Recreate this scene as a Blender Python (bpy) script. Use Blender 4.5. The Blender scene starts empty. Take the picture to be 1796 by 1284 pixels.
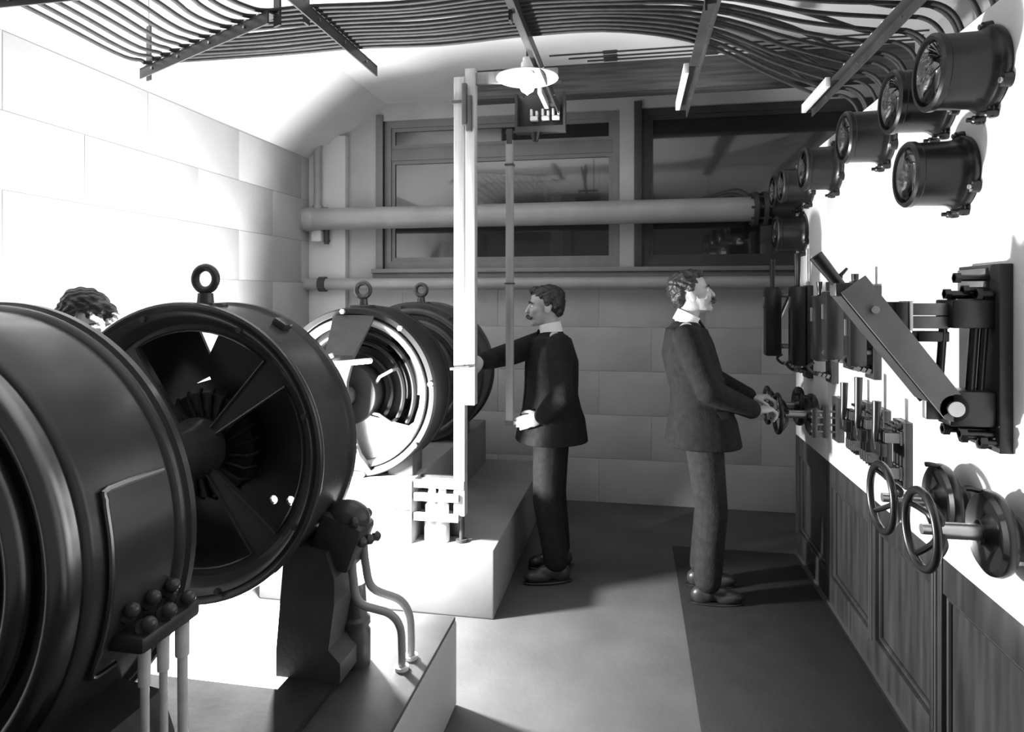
import bpy, bmesh, math, random
from mathutils import Vector, Matrix
random.seed(7)
PI = math.pi
scene = bpy.context.scene
COL = scene.collection

# ------------------------------------------------------------------ camera
cam_d = bpy.data.cameras.new('camera')
cam_d.sensor_fit = 'HORIZONTAL'
cam_d.sensor_width = 36.0
cam_d.lens = 1150.0 / 1796.0 * 36.0
cam_d.shift_y = -120.0 / 1796.0
cam_d.clip_start = 0.02
cam = bpy.data.objects.new('camera', cam_d)
cam.location = (0, 0, 1.59)
cam.rotation_euler = (PI / 2, 0, math.radians(10.55))
COL.objects.link(cam)
scene.camera = cam

# ------------------------------------------------------------------ world, lights, exposure
world = bpy.data.worlds.new('world')
scene.world = world
world.use_nodes = True
world.node_tree.nodes['Background'].inputs[0].default_value = (1, 1, 1, 1)
world.node_tree.nodes['Background'].inputs[1].default_value = 0.04
scene.view_settings.view_transform = 'Standard'
scene.view_settings.look = 'None'
scene.view_settings.gamma = 1.0
scene.view_settings.exposure = 1.5
scene.view_settings.use_curve_mapping = False

def point_light(name, loc, watts, radius):
    d = bpy.data.lights.new(name, 'POINT')
    d.energy = watts
    d.shadow_soft_size = radius
    o = bpy.data.objects.new(name, d)
    o.location = loc
    COL.objects.link(o)
    return o
# the strong work light standing in the gap between the two machine sets
point_light('work_light', (-1.53, 2.77, 0.92), 190, 0.06)

# ------------------------------------------------------------------ materials
MATS = {}
def mat(name, g, rough=0.6, metal=0.0, var=0.12, scale=6.0, bump=0.0, bscale=60.0, coat=0.0, stretch=(1, 1, 1), spec=0.5):
    if name in MATS: return MATS[name]
    m = bpy.data.materials.new(name)
    m.use_nodes = True
    nt = m.node_tree
    b = nt.nodes['Principled BSDF']
    b.inputs['Roughness'].default_value = rough
    b.inputs['Metallic'].default_value = metal
    b.inputs['Specular IOR Level'].default_value = spec
    if coat: b.inputs['Coat Weight'].default_value = coat
    tc = nt.nodes.new('ShaderNodeTexCoord')
    mp = nt.nodes.new('ShaderNodeMapping')
    mp.inputs['Scale'].default_value = stretch
    nt.links.new(tc.outputs['Object'], mp.inputs['Vector'])
    n = nt.nodes.new('ShaderNodeTexNoise')
    n.inputs['Scale'].default_value = scale
    n.inputs['Detail'].default_value = 5
    nt.links.new(mp.outputs['Vector'], n.inputs['Vector'])
    cr = nt.nodes.new('ShaderNodeValToRGB')
    lo, hi = g * (1 - var), min(1.0, g * (1 + var))
    cr.color_ramp.elements[0].position = 0.3
    cr.color_ramp.elements[1].position = 0.7
    cr.color_ramp.elements[0].color = (lo, lo, lo, 1)
    cr.color_ramp.elements[1].color = (hi, hi, hi, 1)
    nt.links.new(n.outputs['Fac'], cr.inputs['Fac'])
    nt.links.new(cr.outputs['Color'], b.inputs['Base Color'])
    if bump:
        n2 = nt.nodes.new('ShaderNodeTexNoise')
        n2.inputs['Scale'].default_value = bscale
        n2.inputs['Detail'].default_value = 3
        nt.links.new(mp.outputs['Vector'], n2.inputs['Vector'])
        bp = nt.nodes.new('ShaderNodeBump')
        bp.inputs['Strength'].default_value = bump
        bp.inputs['Distance'].default_value = 0.01
        nt.links.new(n2.outputs['Fac'], bp.inputs['Height'])
        nt.links.new(bp.outputs['Normal'], b.inputs['Normal'])
    MATS[name] = m
    return m

def emit_mat(name, g, strength):
    m = bpy.data.materials.new(name)
    m.use_nodes = True
    b = m.node_tree.nodes['Principled BSDF']
    b.inputs['Base Color'].default_value = (g, g, g, 1)
    b.inputs['Emission Color'].default_value = (1, 1, 1, 1)
    b.inputs['Emission Strength'].default_value = strength
    return m

PLASTER = mat('white_plaster', 0.66, 0.85, var=0.05, scale=2.5, bump=0.08, bscale=25)
BLOCKW = mat('whitewashed_block', 0.42, 0.85, var=0.06, scale=3, bump=0.12, bscale=30)
FARW = mat('grey_plaster_block', 0.44, 0.85, var=0.16, scale=2.2, bump=0.12, bscale=30)
PILAS = mat('pale_pilaster_plaster', 0.62, 0.8, var=0.05, scale=3)
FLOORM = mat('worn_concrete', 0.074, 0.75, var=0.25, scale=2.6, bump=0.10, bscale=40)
PLINTH = mat('plinth_concrete', 0.50, 0.8, var=0.06, scale=3.5, bump=0.06, bscale=30)
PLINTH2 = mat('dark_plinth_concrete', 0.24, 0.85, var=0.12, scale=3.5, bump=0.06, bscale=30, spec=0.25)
DULL = mat('dull_rusty_iron_and_shade', 0.030, 0.9, var=0.5, scale=5, bump=0.15, bscale=40, spec=0.1)  # iron of the rails; on the plate between them it stands for shade
SHADETOP = mat('shaded_plinth_concrete', 0.060, 0.5, var=0.45, scale=4.5, bump=0.08, bscale=30)  # plinth concrete darkened, with the machine's shadow in its colour
SHEETM = mat('black_sheet', 0.012, 0.7, var=0.3, scale=8, bump=0.15, bscale=90)
IRON = mat('black_enamelled_iron', 0.055, 0.24, var=0.25, scale=4, bump=0.04, bscale=18)
BELL = mat('dark_burnished_iron', 0.26, 0.24, metal=1.0, var=0.15, scale=4)
IRON2 = mat('dark_cast_iron', 0.045, 0.42, var=0.3, scale=7, bump=0.10, bscale=70)
STEEL = mat('polished_steel', 0.45, 0.28, metal=0.9, var=0.15, scale=10)
BRIGHT = mat('bright_machined_iron', 0.45, 0.32, metal=0.55, var=0.08, scale=6)
COPPER = mat('dull_copper_bar', 0.17, 0.45, metal=0.5, var=0.25, scale=14)
IRON3 = mat('dull_black_iron', 0.016, 0.5, var=0.3, scale=7, spec=0.3)
DARKC = mat('dark_winding', 0.009, 0.6, var=0.4, scale=22)
WOODP = mat('pale_pine', 0.42, 0.6, var=0.22, scale=5, stretch=(8, 8, 0.6), bump=0.05)
WOODG = mat('grey_weathered_wood', 0.24, 0.7, var=0.35, scale=4, stretch=(6, 6, 0.6))
WOODB = mat('dark_beam_wood', 0.075, 0.7, var=0.5, scale=5, stretch=(0.5, 6, 9), bump=0.1)
WOODD = mat('dark_varnished_wood', 0.032, 0.36, var=0.5, scale=4, stretch=(3, 6, 0.6))
WOODF = mat('painted_window_wood', 0.20, 0.5, var=0.1, scale=6)
MARBLE = mat('white_marble', 0.80, 0.30, var=0.03, scale=1.6)
SLATE = mat('black_slate', 0.035, 0.4, var=0.3, scale=10)
LEVERM = mat('grey_lever_plate', 0.17, 0.5, var=0.2, scale=9)
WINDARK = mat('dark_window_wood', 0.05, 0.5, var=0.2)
EBON = mat('ebonite', 0.013, 0.3, var=0.2, scale=12)
PORC = mat('white_porcelain', 0.80, 0.2, var=0.02)
RUBBER = mat('cable_braid', 0.030, 0.7, var=0.35, scale=25)
PIPEM = mat('painted_pipe', 0.33, 0.38, var=0.10, scale=5)
CONDUIT = mat('white_painted_conduit', 0.75, 0.35, metal=0.0, var=0.2, scale=14)
SKIN = mat('skin', 0.40, 0.5, var=0.05, scale=14)
HAIRM = mat('dark_hair', 0.014, 0.5, var=0.5, scale=40, bump=0.8, bscale=55)
SUIT = mat('dark_wool', 0.013, 0.9, spec=0.2, var=0.3, scale=30, bump=0.25, bscale=120)
SUIT2 = mat('grey_wool', 0.024, 0.9, spec=0.2, var=0.25, scale=30, bump=0.25, bscale=120)
LINEN = mat('white_linen', 0.80, 0.7, var=0.02)
LEATHER = mat('black_leather', 0.03, 0.35, var=0.2)
EYE = mat('dark_eye', 0.02, 0.2, var=0.0)

def glass(name, g, rough, spec=0.8):
    m = bpy.data.materials.new(name); m.use_nodes = True
    b = m.node_tree.nodes['Principled BSDF']
    b.inputs['Base Color'].default_value = (g, g, g, 1)
    b.inputs['Roughness'].default_value = rough
    b.inputs['Specular IOR Level'].default_value = spec
    b.inputs['Coat Weight'].default_value = 1.0
    b.inputs['Coat Roughness'].default_value = 0.02
    return m
PANE = glass('night_window_glass', 0.030, 0.08)
def clear_glass(name):
    m = bpy.data.materials.new(name); m.use_nodes = True
    b = m.node_tree.nodes['Principled BSDF']
    b.inputs['Base Color'].default_value = (0.95, 0.95, 0.95, 1)
    b.inputs['Roughness'].default_value = 0.02
    b.inputs['Transmission Weight'].default_value = 1.0
    b.inputs['IOR'].default_value = 1.75
    return m
METERGLASS = clear_glass('meter_glass')
DIAL = mat('grey_dial_face', 0.06, 0.5, var=0.1)

# ------------------------------------------------------------------ mesh helpers
def V(*a): return Vector(a)
def new(): return bmesh.new()

def box(bm, c, s, rot=None, bevel=0.0):
    r = bmesh.ops.create_cube(bm, size=1.0)
    vs = r['verts']
    bmesh.ops.scale(bm, vec=s, verts=vs)
    if bevel:
        es = list({e for v in vs for e in v.link_edges})
        rb = bmesh.ops.bevel(bm, geom=es, offset=bevel, segments=2, affect='EDGES', profile=0.5)
        vs = list({v for f in rb['faces'] for v in f.verts} | {v for v in vs if v.is_valid})
    if rot is not None: bmesh.ops.rotate(bm, cent=(0, 0, 0), matrix=rot, verts=vs)
    bmesh.ops.translate(bm, vec=c, verts=vs)
    return vs

def bx(bm, x0, x1, y0, y1, z0, z1, bevel=0.0):
    return box(bm, ((x0+x1)/2, (y0+y1)/2, (z0+z1)/2), (x1-x0, y1-y0, z1-z0), None, bevel)

def frame_of(d):
    d = Vector(d).normalized()
    a = Vector((0, 0, 1)) if abs(d.z) < 0.9 else Vector((1, 0, 0))
    u = d.cross(a).normalized()
    w = d.cross(u).normalized()
    return u, w, d

def cyl(bm, p0, p1, r0, r1=None, n=20, caps=True):
    r1 = r0 if r1 is None else r1
    p0, p1 = Vector(p0), Vector(p1)
    u, w, d = frame_of(p1 - p0)
    a = [bm.verts.new(p0 + (u*math.cos(2*PI*i/n) + w*math.sin(2*PI*i/n))*r0) for i in range(n)]
    b = [bm.verts.new(p1 + (u*math.cos(2*PI*i/n) + w*math.sin(2*PI*i/n))*r1) for i in range(n)]
    for i in range(n):
        bm.faces.new((a[i], a[(i+1) % n], b[(i+1) % n], b[i]))
    if caps:
        bm.faces.new(a[::-1]); bm.faces.new(b)
    return a + b

def lathe(bm, prof, c, axis=(0, 1, 0), n=64, a0=0.0, a1=2*PI):
    """prof: list of (radius, distance along axis)"""
    u, w, d = frame_of(axis)
    c = Vector(c)
    full = abs(a1 - a0 - 2*PI) < 1e-6
    m = n if full else n + 1
    rings = []
    for r, h in prof:
        if r < 1e-6 and full:
            rings.append([bm.verts.new(c + d*h)])
        else:
            rings.append([bm.verts.new(c + d*h + (u*math.cos(a0+(a1-a0)*i/n) + w*math.sin(a0+(a1-a0)*i/n))*r) for i in range(m)])
    for A, B in zip(rings[:-1], rings[1:]):
        for i in range(n):
            j = (i+1) % m
            if len(A) == 1 and len(B) == 1: continue
            if len(A) == 1: bm.faces.new((A[0], B[j], B[i]))
            elif len(B) == 1: bm.faces.new((A[i], A[j], B[0]))
            else: bm.faces.new((A[i], A[j], B[j], B[i]))

def tube(bm, pts, r, n=8, closed=False, caps=True):
    pts = [Vector(p) for p in pts]
    rs = r if isinstance(r, (list, tuple)) else [r]*len(pts)
    m = len(pts)
    tans = []
    for i in range(m):
        if closed: t = pts[(i+1) % m] - pts[i-1]
        else: t = pts[min(i+1, m-1)] - pts[max(i-1, 0)]
        tans.append(t.normalized())
    u, w, d = frame_of(tans[0])
    rings = []
    for i in range(m):
        t = tans[i]
        u = (u - t*u.dot(t)).normalized()
        w = t.cross(u)
        rings.append([bm.verts.new(pts[i] + (u*math.cos(2*PI*k/n) + w*math.sin(2*PI*k/n))*rs[i]) for k in range(n)])
    for i in range(m if closed else m-1):
        A, B = rings[i], rings[(i+1) % m]
        for k in range(n):
            bm.faces.new((A[k], A[(k+1) % n], B[(k+1) % n], B[k]))
    if caps and not closed:
        bm.faces.new(rings[0][::-1]); bm.faces.new(rings[-1])

def torus(bm, c, R, r, axis=(0, 0, 1), n=32, k=10):
    u, w, d = frame_of(axis)
    tube(bm, [Vector(c) + (u*math.cos(2*PI*i/n) + w*math.sin(2*PI*i/n))*R for i in range(n)], r, k, closed=True)

def ell(bm, c, rad, rot=None, n=20, m=14):
    r = bmesh.ops.create_uvsphere(bm, u_segments=n, v_segments=m, radius=1.0)
    vs = r['verts']
    bmesh.ops.scale(bm, vec=rad, verts=vs)
    if rot is not None: bmesh.ops.rotate(bm, cent=(0, 0, 0), matrix=rot, verts=vs)
    bmesh.ops.translate(bm, vec=c, verts=vs)

def capsule(bm, p0, r0, p1, r1, n=16):
    cyl(bm, p0, p1, r0, r1, n)
    ell(bm, p0, (r0*1.0,)*3, None, n, 10)
    ell(bm, p1, (r1*1.0,)*3, None, n, 10)

def smooth_path(pts, k=6):
    """Catmull-Rom through pts"""
    P = [Vector(p) for p in pts]
    out = []
    for i in range(len(P)-1):
        p0 = P[max(i-1, 0)]; p1 = P[i]; p2 = P[i+1]; p3 = P[min(i+2, len(P)-1)]
        for j in range(k):
            t = j/k
            out.append(0.5*((2*p1) + (p2-p0)*t + (2*p0-5*p1+4*p2-p3)*t*t + (3*p1-p0-3*p2+p3)*t**3))
    out.append(P[-1])
    return out

def plate(bm, outer, holes, thick, fn):
    """flat plate with holes: outlines in 2D, fn maps (a, b, depth) to a point"""
    cu = bpy.data.curves.new('tmp', 'CURVE')
    cu.dimensions = '2D'; cu.fill_mode = 'BOTH'; cu.extrude = thick/2
    for loop in [outer] + holes:
        s = cu.splines.new('POLY'); s.points.add(len(loop)-1)
        for p, q in zip(s.points, loop): p.co = (q[0], q[1], 0, 1)
        s.use_cyclic_u = True
    o = bpy.data.objects.new('tmp', cu)
    me = bpy.data.meshes.new_from_object(o)
    base = len(bm.verts)
    vs = [bm.verts.new(fn(v.co.x, v.co.y, v.co.z)) for v in me.vertices]
    for p in me.polygons:
        try: bm.faces.new([vs[i] for i in p.vertices])
        except ValueError: pass
    bmesh.ops.remove_doubles(bm, verts=vs, dist=1e-5)
    bpy.data.objects.remove(o); bpy.data.curves.remove(cu); bpy.data.meshes.remove(me)

def circle2(r, n=64, c=(0, 0)):
    return [(c[0]+r*math.cos(2*PI*i/n), c[1]+r*math.sin(2*PI*i/n)) for i in range(n)]

# ------------------------------------------------------------------ object helpers
OFF = {}
def mesh_of(name, bm, material, angle=40, smooth=True):
    bmesh.ops.recalc_face_normals(bm, faces=bm.faces)
    me = bpy.data.meshes.new(name)
    bm.to_mesh(me); bm.free()
    if smooth:
        me.shade_smooth()
        me.set_sharp_from_angle(angle=math.radians(angle))
    me.materials.append(material)
    return me

def link(name, me, parent=None):
    o = bpy.data.objects.new(name, me)
    COL.objects.link(o)
    if parent is not None: o.parent = parent
    return o

def root_off(p):
    while p is not None:
        if p.name in OFF: return OFF[p.name]
        p = p.parent
    return Vector((0, 0, 0))

def obj(name, bm, material, parent=None, angle=40, smooth=True):
    """one mesh object; vertices given in world space (or in the prototype's own space)"""
    if parent is not None:
        off = root_off(parent)
    else:
        xs = [v.co for v in bm.verts]
        off = Vector(((min(v.x for v in xs)+max(v.x for v in xs))/2, (min(v.y for v in xs)+max(v.y for v in xs))/2, min(v.z for v in xs)))
    if off.length > 0: bmesh.ops.translate(bm, vec=-off, verts=bm.verts)
    o = link(name, mesh_of(name, bm, material, angle, smooth), parent)
    if parent is None:
        o.location = off; OFF[o.name] = off
    return o

def tag(o, label=None, cat=None, group=None, kind=None):
    if label: o['label'] = label
    if cat: o['category'] = cat
    if group: o['group'] = group
    if kind: o['kind'] = kind
    return o

def thing(name, label, cat, loc=(0, 0, 0), group=None):
    o = bpy.data.objects.new(name, None)
    o.empty_display_size = 0.05
    COL.objects.link(o)
    o.location = loc
    OFF[o.name] = Vector(loc)
    return tag(o, label, cat, group)

def struct(name, bm, material, **k):
    return tag(obj(name, bm, material, **k), kind='structure')

def copy_tree(o, parent=None):
    c = o.copy(); COL.objects.link(c)
    c.parent = parent
    if parent is None: OFF[c.name] = Vector((0, 0, 0))
    for ch in list(o.children): copy_tree(ch, c)
    return c

def remesh(name, bm, voxel, iters, material, parent=None, disp=0.0):
    """union of overlapping shapes as ONE continuous smooth surface"""
    bmesh.ops.recalc_face_normals(bm, faces=bm.faces)
    me = bpy.data.meshes.new('tmp'); bm.to_mesh(me); bm.free()
    o = bpy.data.objects.new('tmp', me); COL.objects.link(o)
    r = o.modifiers.new('r', 'REMESH'); r.mode = 'VOXEL'; r.voxel_size = voxel
    s = o.modifiers.new('s', 'SMOOTH'); s.factor = 0.5; s.iterations = iters
    dg = bpy.context.evaluated_depsgraph_get()
    me2 = bpy.data.meshes.new_from_object(o.evaluated_get(dg))
    bpy.data.objects.remove(o); bpy.data.meshes.remove(me)
    b2 = new(); b2.from_mesh(me2); bpy.data.meshes.remove(me2)
    if disp:
        for v in b2.verts:
            q = v.co*90
            v.co += v.normal*disp*(math.sin(q.x*1.3+2*math.sin(q.z*.8)) * math.sin(q.y*1.1+q.z*1.4))
    return obj(name, b2, material, parent, angle=180)

# ================================================================== THE ROOM
XL, XR, YF, YB, ZC, ZH, XH = -2.67, 1.75, 5.14, -1.5, 3.19, 2.74, -2.02

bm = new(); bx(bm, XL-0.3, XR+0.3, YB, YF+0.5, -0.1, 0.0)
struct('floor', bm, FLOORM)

bm = new()
bx(bm, XH, XR+0.3, YB, YF+0.3, ZC, ZC+0.12)
a = [bm.verts.new(p) for p in ((XL-0.02, YB, ZH), (XH, YB, ZC), (XH, YB, ZC+0.12), (XL-0.02, YB, ZC+0.12))]
b = [bm.verts.new(p) for p in ((XL-0.02, YF+0.3, ZH), (XH, YF+0.3, ZC), (XH, YF+0.3, ZC+0.12), (XL-0.02, YF+0.3, ZC+0.12))]
bm.faces.new(a[::-1]); bm.faces.new(b)
for i in range(4): bm.faces.new((a[i], a[(i+1) % 4], b[(i+1) % 4], b[i]))
struct('ceiling', bm, PLASTER, smooth=False)

BLOCKS = {}
def block_piece(parent, x, y, z, s, material):
    """one wall block (shared mesh per size); x, y, z its centre"""
    k = (round(s[0], 3), round(s[1], 3), round(s[2], 3), material.name)
    if k not in BLOCKS:
        b_ = new(); box(b_, (0, 0, 0), s, None, 0.0018)
        BLOCKS[k] = mesh_of('block', b_, material, 30)
    o = link('block', BLOCKS[k], parent)
    o.location = Vector((x, y, z)) - OFF[parent.name]
    return o

# left wall: whitewashed block courses
bm = new(); bx(bm, XL-0.25, XL-0.004, YB, YF+0.2, 0, ZC+0.1)
wl = struct('wall_left', bm, BLOCKW)
ch = ZH/8
for r in range(8):
    y = YB - (0.43 if r % 2 else 0.0)
    while y < YF:
        y0, y1 = max(y, YB), min(y+0.86, YF)
        if y1-y0 > 0.05:
            block_piece(wl, XL-0.010, (y0+y1)/2, ch*(r+0.5), (0.02, y1-y0-0.003, ch-0.003), BLOCKW)
        y += 0.86

# far wall with two window openings
W1, W2, WZ0, WZ1 = (-2.04, -0.11), (0.06, 1.75), 1.82, 3.05
bm = new()
bx(bm, XL-0.2, XR+0.2, YF-0.003, YF+0.25, -0.05, WZ0)
bx(bm, XL-0.2, W1[0], YF, YF+0.25, WZ0, ZC+0.05)
bx(bm, W1[1], W2[0], YF, YF+0.25, WZ0, ZC+0.05)
bx(bm, W1[0], W1[1], YF, YF+0.25, WZ1, ZC+0.05)
bx(bm, W2[0], XR+0.2, YF, YF+0.25, WZ1, ZC+0.05)
wf = struct('wall_far', bm, FARW, smooth=False)
ch = 1.70/5
for r in range(5):
    x = XL - (0.40 if r % 2 else 0.0)
    while x < XR:
        x0, x1 = max(x, XL), min(x+0.80, XR)
        if x1-x0 > 0.05:
            block_piece(wf, (x0+x1)/2, YF+0.003, ch*(r+0.5), (x1-x0-0.003, 0.02, ch-0.003), FARW)
        x += 0.80
bm = new(); bx(bm, XR, XR+0.2, YB, YF+0.2, 0, ZC)
wr = struct('wall_right', bm, FARW)
for r in range(5):                                             # board lining seen above the switchboard
    z0 = 2.35 + r*0.17
    bm = new(); bx(bm, XR-0.02, XR, YB, YF, z0, min(z0+0.165, ZC), 0.003)
    obj('board', bm, BLOCKW, wr)

# pale pilaster in the far left corner
bm = new(); bx(bm, XL, -2.345, YF-0.07, YF, 0, 2.93, 0.004)
struct('trim_2', bm, PILAS)
# window sill moulding right across the far wall
bm = new()
bx(bm, -2.12, XR, YF-0.075, YF, 1.79, 1.825, 0.006)
bx(bm, -2.12, XR, YF-0.045, YF, 1.745, 1.79, 0.006)
struct('trim_1', bm, WOODF)

def window(n, x0, x1, transom, cols, WOODF=WOODF):
    b_ = new()
    y0, y1 = YF+0.03, YF+0.10
    w = 0.055
    bx(b_, x0, x0+w, y0, y1, WZ0, WZ1); bx(b_, x1-w, x1, y0, y1, WZ0, WZ1)
    bx(b_, x0+w, x1-w, y0, y1, WZ1-w, WZ1); bx(b_, x0+w, x1-w, y0, y1, WZ0, WZ0+0.07)
    root = struct('window_%d' % n, b_, WOODF)
    if transom:
        b_ = new(); bx(b_, x0+w, x1-w, y0+0.005, y1-0.005, transom-0.05, transom+0.05, 0.004)
        obj('transom', b_, WOODF, root)
    xs = [x0+w+(x1-x0-2*w)*i/cols for i in range(cols+1)]
    for i in range(cols):
        for (za, zb) in (((WZ0+0.07, transom-0.05), (transom+0.05, WZ1-w)) if transom else ((WZ0+0.07, WZ1-w),)):
            b_ = new(); bx(b_, xs[i], xs[i+1], y0+0.03, y0+0.036, za, zb)
            obj('pane', b_, PANE, root)
            b_ = new(); s_ = 0.03
            bx(b_, xs[i], xs[i]+s_, y0+0.015, y0+0.05, za, zb); bx(b_, xs[i+1]-s_, xs[i+1], y0+0.015, y0+0.05, za, zb)
            bx(b_, xs[i]+s_, xs[i+1]-s_, y0+0.015, y0+0.05, za, za+s_); bx(b_, xs[i]+s_, xs[i+1]-s_, y0+0.015, y0+0.05, zb-s_, zb)
            obj('sash', b_, WOODF, root)
    # casing towards the room
    b_ = new()
    bx(b_, x0-0.06, x0, YF-0.02, YF+0.03, WZ0, WZ1+0.05, 0.005)
    obj('casing', b_, WOODF, root)
    return root
window(1, W1[0], W1[1], 2.775, 1)
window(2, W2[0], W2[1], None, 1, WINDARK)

# ceiling beam by the far wall
bm = new(); bx(bm, -1.17, XR, 4.50, 4.64, 2.985, ZC, 0.006)
tag(obj('ceiling_beam', bm, WOODB), 'dark wooden beam running under the ceiling in front of the windows', 'beam')

# ------------------------------------------------------------------ pipes on the far wall
t = thing('heating_pipe', 'thick grey pipe running across the windows with a bolted flange', 'pipe', (0, 4.98, 2.23))
bm = new(); cyl(bm, (XL, 4.98, 2.23), (0.86, 4.98, 2.23), 0.088, n=32)
lathe(bm, [(0.088, 0.0), (0.098, 0.01), (0.098, 0.06), (0.088, 0.09)], (XL+0.02, 4.98, 2.23), (1, 0, 0), 32)
obj('pipe_run', bm, PIPEM, t)
bm = new(); cyl(bm, (0.86, 4.98, 2.23), (XR, 4.98, 2.23), 0.075, n=32)
obj('pipe_run', bm, IRON2, t)
for x in (0.84, 0.905):
    bm = new(); cyl(bm, (x, 4.98, 2.23), (x+0.03, 4.98, 2.23), 0.125, n=32)
    f = obj('flange', bm, IRON2, t)
    for k in range(8):
        a_ = 2*PI*k/8
        bm = new(); c_ = V(x, 4.98+0.106*math.cos(a_), 2.23+0.106*math.sin(a_))
        cyl(bm, c_+V(-0.02, 0, 0), c_+V(0.05, 0, 0), 0.010, n=6)
        obj('bolt', bm, IRON2, f)
for x in (-2.5, -1.2, 0.3):
    bm = new(); cyl(bm, (x, 4.98, 2.23), (x, YF-0.02, 2.23), 0.02, n=8)
    obj('wall_bracket', bm, IRON2, t)
t = thing('lower_pipe', 'slim grey pipe running below the window sill across the far wall', 'pipe', (0, 5.02, 1.70))
bm = new(); cyl(bm, (XL, 5.02, 1.70), (XR, 5.02, 1.70), 0.048, n=24)
obj('pipe_run', bm, PIPEM, t)
for x in (-2.55, 1.15):
    bm = new(); lathe(bm, [(0.048, 0), (0.062, 0.005), (0.062, 0.06), (0.048, 0.065)], (x, 5.02, 1.70), (1, 0, 0), 24)
    cyl(bm, (x+0.03, 5.02, 1.70), (x+0.03, YF-0.02, 1.70), 0.015, n=8)
    obj('coupling', bm, IRON2, t)
t = thing('riser_pipe', 'short upright pipe with a bent top on the pale pilaster', 'pipe', (-2.57, 5.03, 2.32))
bm = new()
tube(bm, smooth_path([(-2.57, 5.03, 2.32), (-2.57, 5.03, 2.6), (-2.57, 5.03, 2.80), (-2.55, 5.05, 2.87), (-2.50, YF-0.06, 2.90)]), 0.03, 14)
obj('pipe_run', bm, PIPEM, t)
bm = new(); bx(bm, -2.64, -2.50, YF-0.10, YF-0.07, 2.30, 2.34); cyl(bm, (-2.57, 5.03, 2.30), (-2.57, 5.03, 2.35), 0.042, n=16)
obj('collar', bm, PIPEM, t)
t = thing('pipe_clamp', 'small white block under the left end of the thick pipe', 'clamp', (-2.55, 5.05, 2.06))
bm = new(); bx(bm, -2.61, -2.52, 4.99, YF-0.07, 2.05, 2.145, 0.01)
obj('bracket_block', bm, PILAS, t)
bm = new(); cyl(bm, (-2.49, 5.03, 2.03), (-2.49, 5.03, 2.145), 0.02, n=12); cyl(bm, (-2.49, 5.03, 2.06), (-2.49, YF-0.07, 2.06), 0.012, n=8)
obj('screw', bm, IRON2, t)

# ------------------------------------------------------------------ plinths, dark floor sheet
t = thing('machine_plinth', 'long concrete plinth carrying the two big foreground machines', 'plinth', (-1.34, 1.2, 0))
bm = new(); bx(bm, -2.0, -0.68, 0.1, 2.48, 0, 0.335, 0.012)
obj('body', bm, PLINTH, t)
bm = new(); bx(bm, -1.00, -0.685, 0.11, 2.475, 0.33, 0.3465, 0.004)  # right strip of the top: shadow beside the machine painted as darker concrete
tag(obj('shaded_top', bm, SHADETOP, t), 'dark strip of the plinth top, shadow put into its colour')
t = thing('machine_plinth', 'stepped white concrete plinth under the farther pair of machines', 'plinth', (-1.3, 4.0, 0))
bm = new(); bx(bm, -1.95, -0.68, 3.16, 4.95, 0, 0.345, 0.010)
obj('lower_step', bm, PLINTH2, t)
bm = new(); bx(bm, -1.92, -1.105, 3.165, 4.85, 0.34, 0.665, 0.006)
obj('upper_block', bm, PLINTH2, t)
bm = new(); bx(bm, -1.90, -1.12, 3.160, 3.168, 0.515, 0.520)
obj('mortar_joint', bm, FLOORM, t)

bm = new(); bx(bm, 0.24, 0.97, 0.2, 4.3, 0, 0.008, 0.003)  # thin dark sheet over the floor along the switchboard
tag(obj('dark_floor_sheet', bm, SHEETM), 'long dark sheet on the floor in front of the switchboard', 'mat')

# ------------------------------------------------------------------ cable brackets under the ceiling
ZB = 2.585                                                   # top of the bracket bars
def bar_between(bm, p0, p1, w, h):
    p0, p1 = Vector(p0), Vector(p1)
    d = (p1-p0); L = d.length
    ang = math.atan2(d.y, d.x)
    box(bm, (p0+p1)/2, (L, w, h), Matrix.Rotation(ang, 3, 'Z'))

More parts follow.
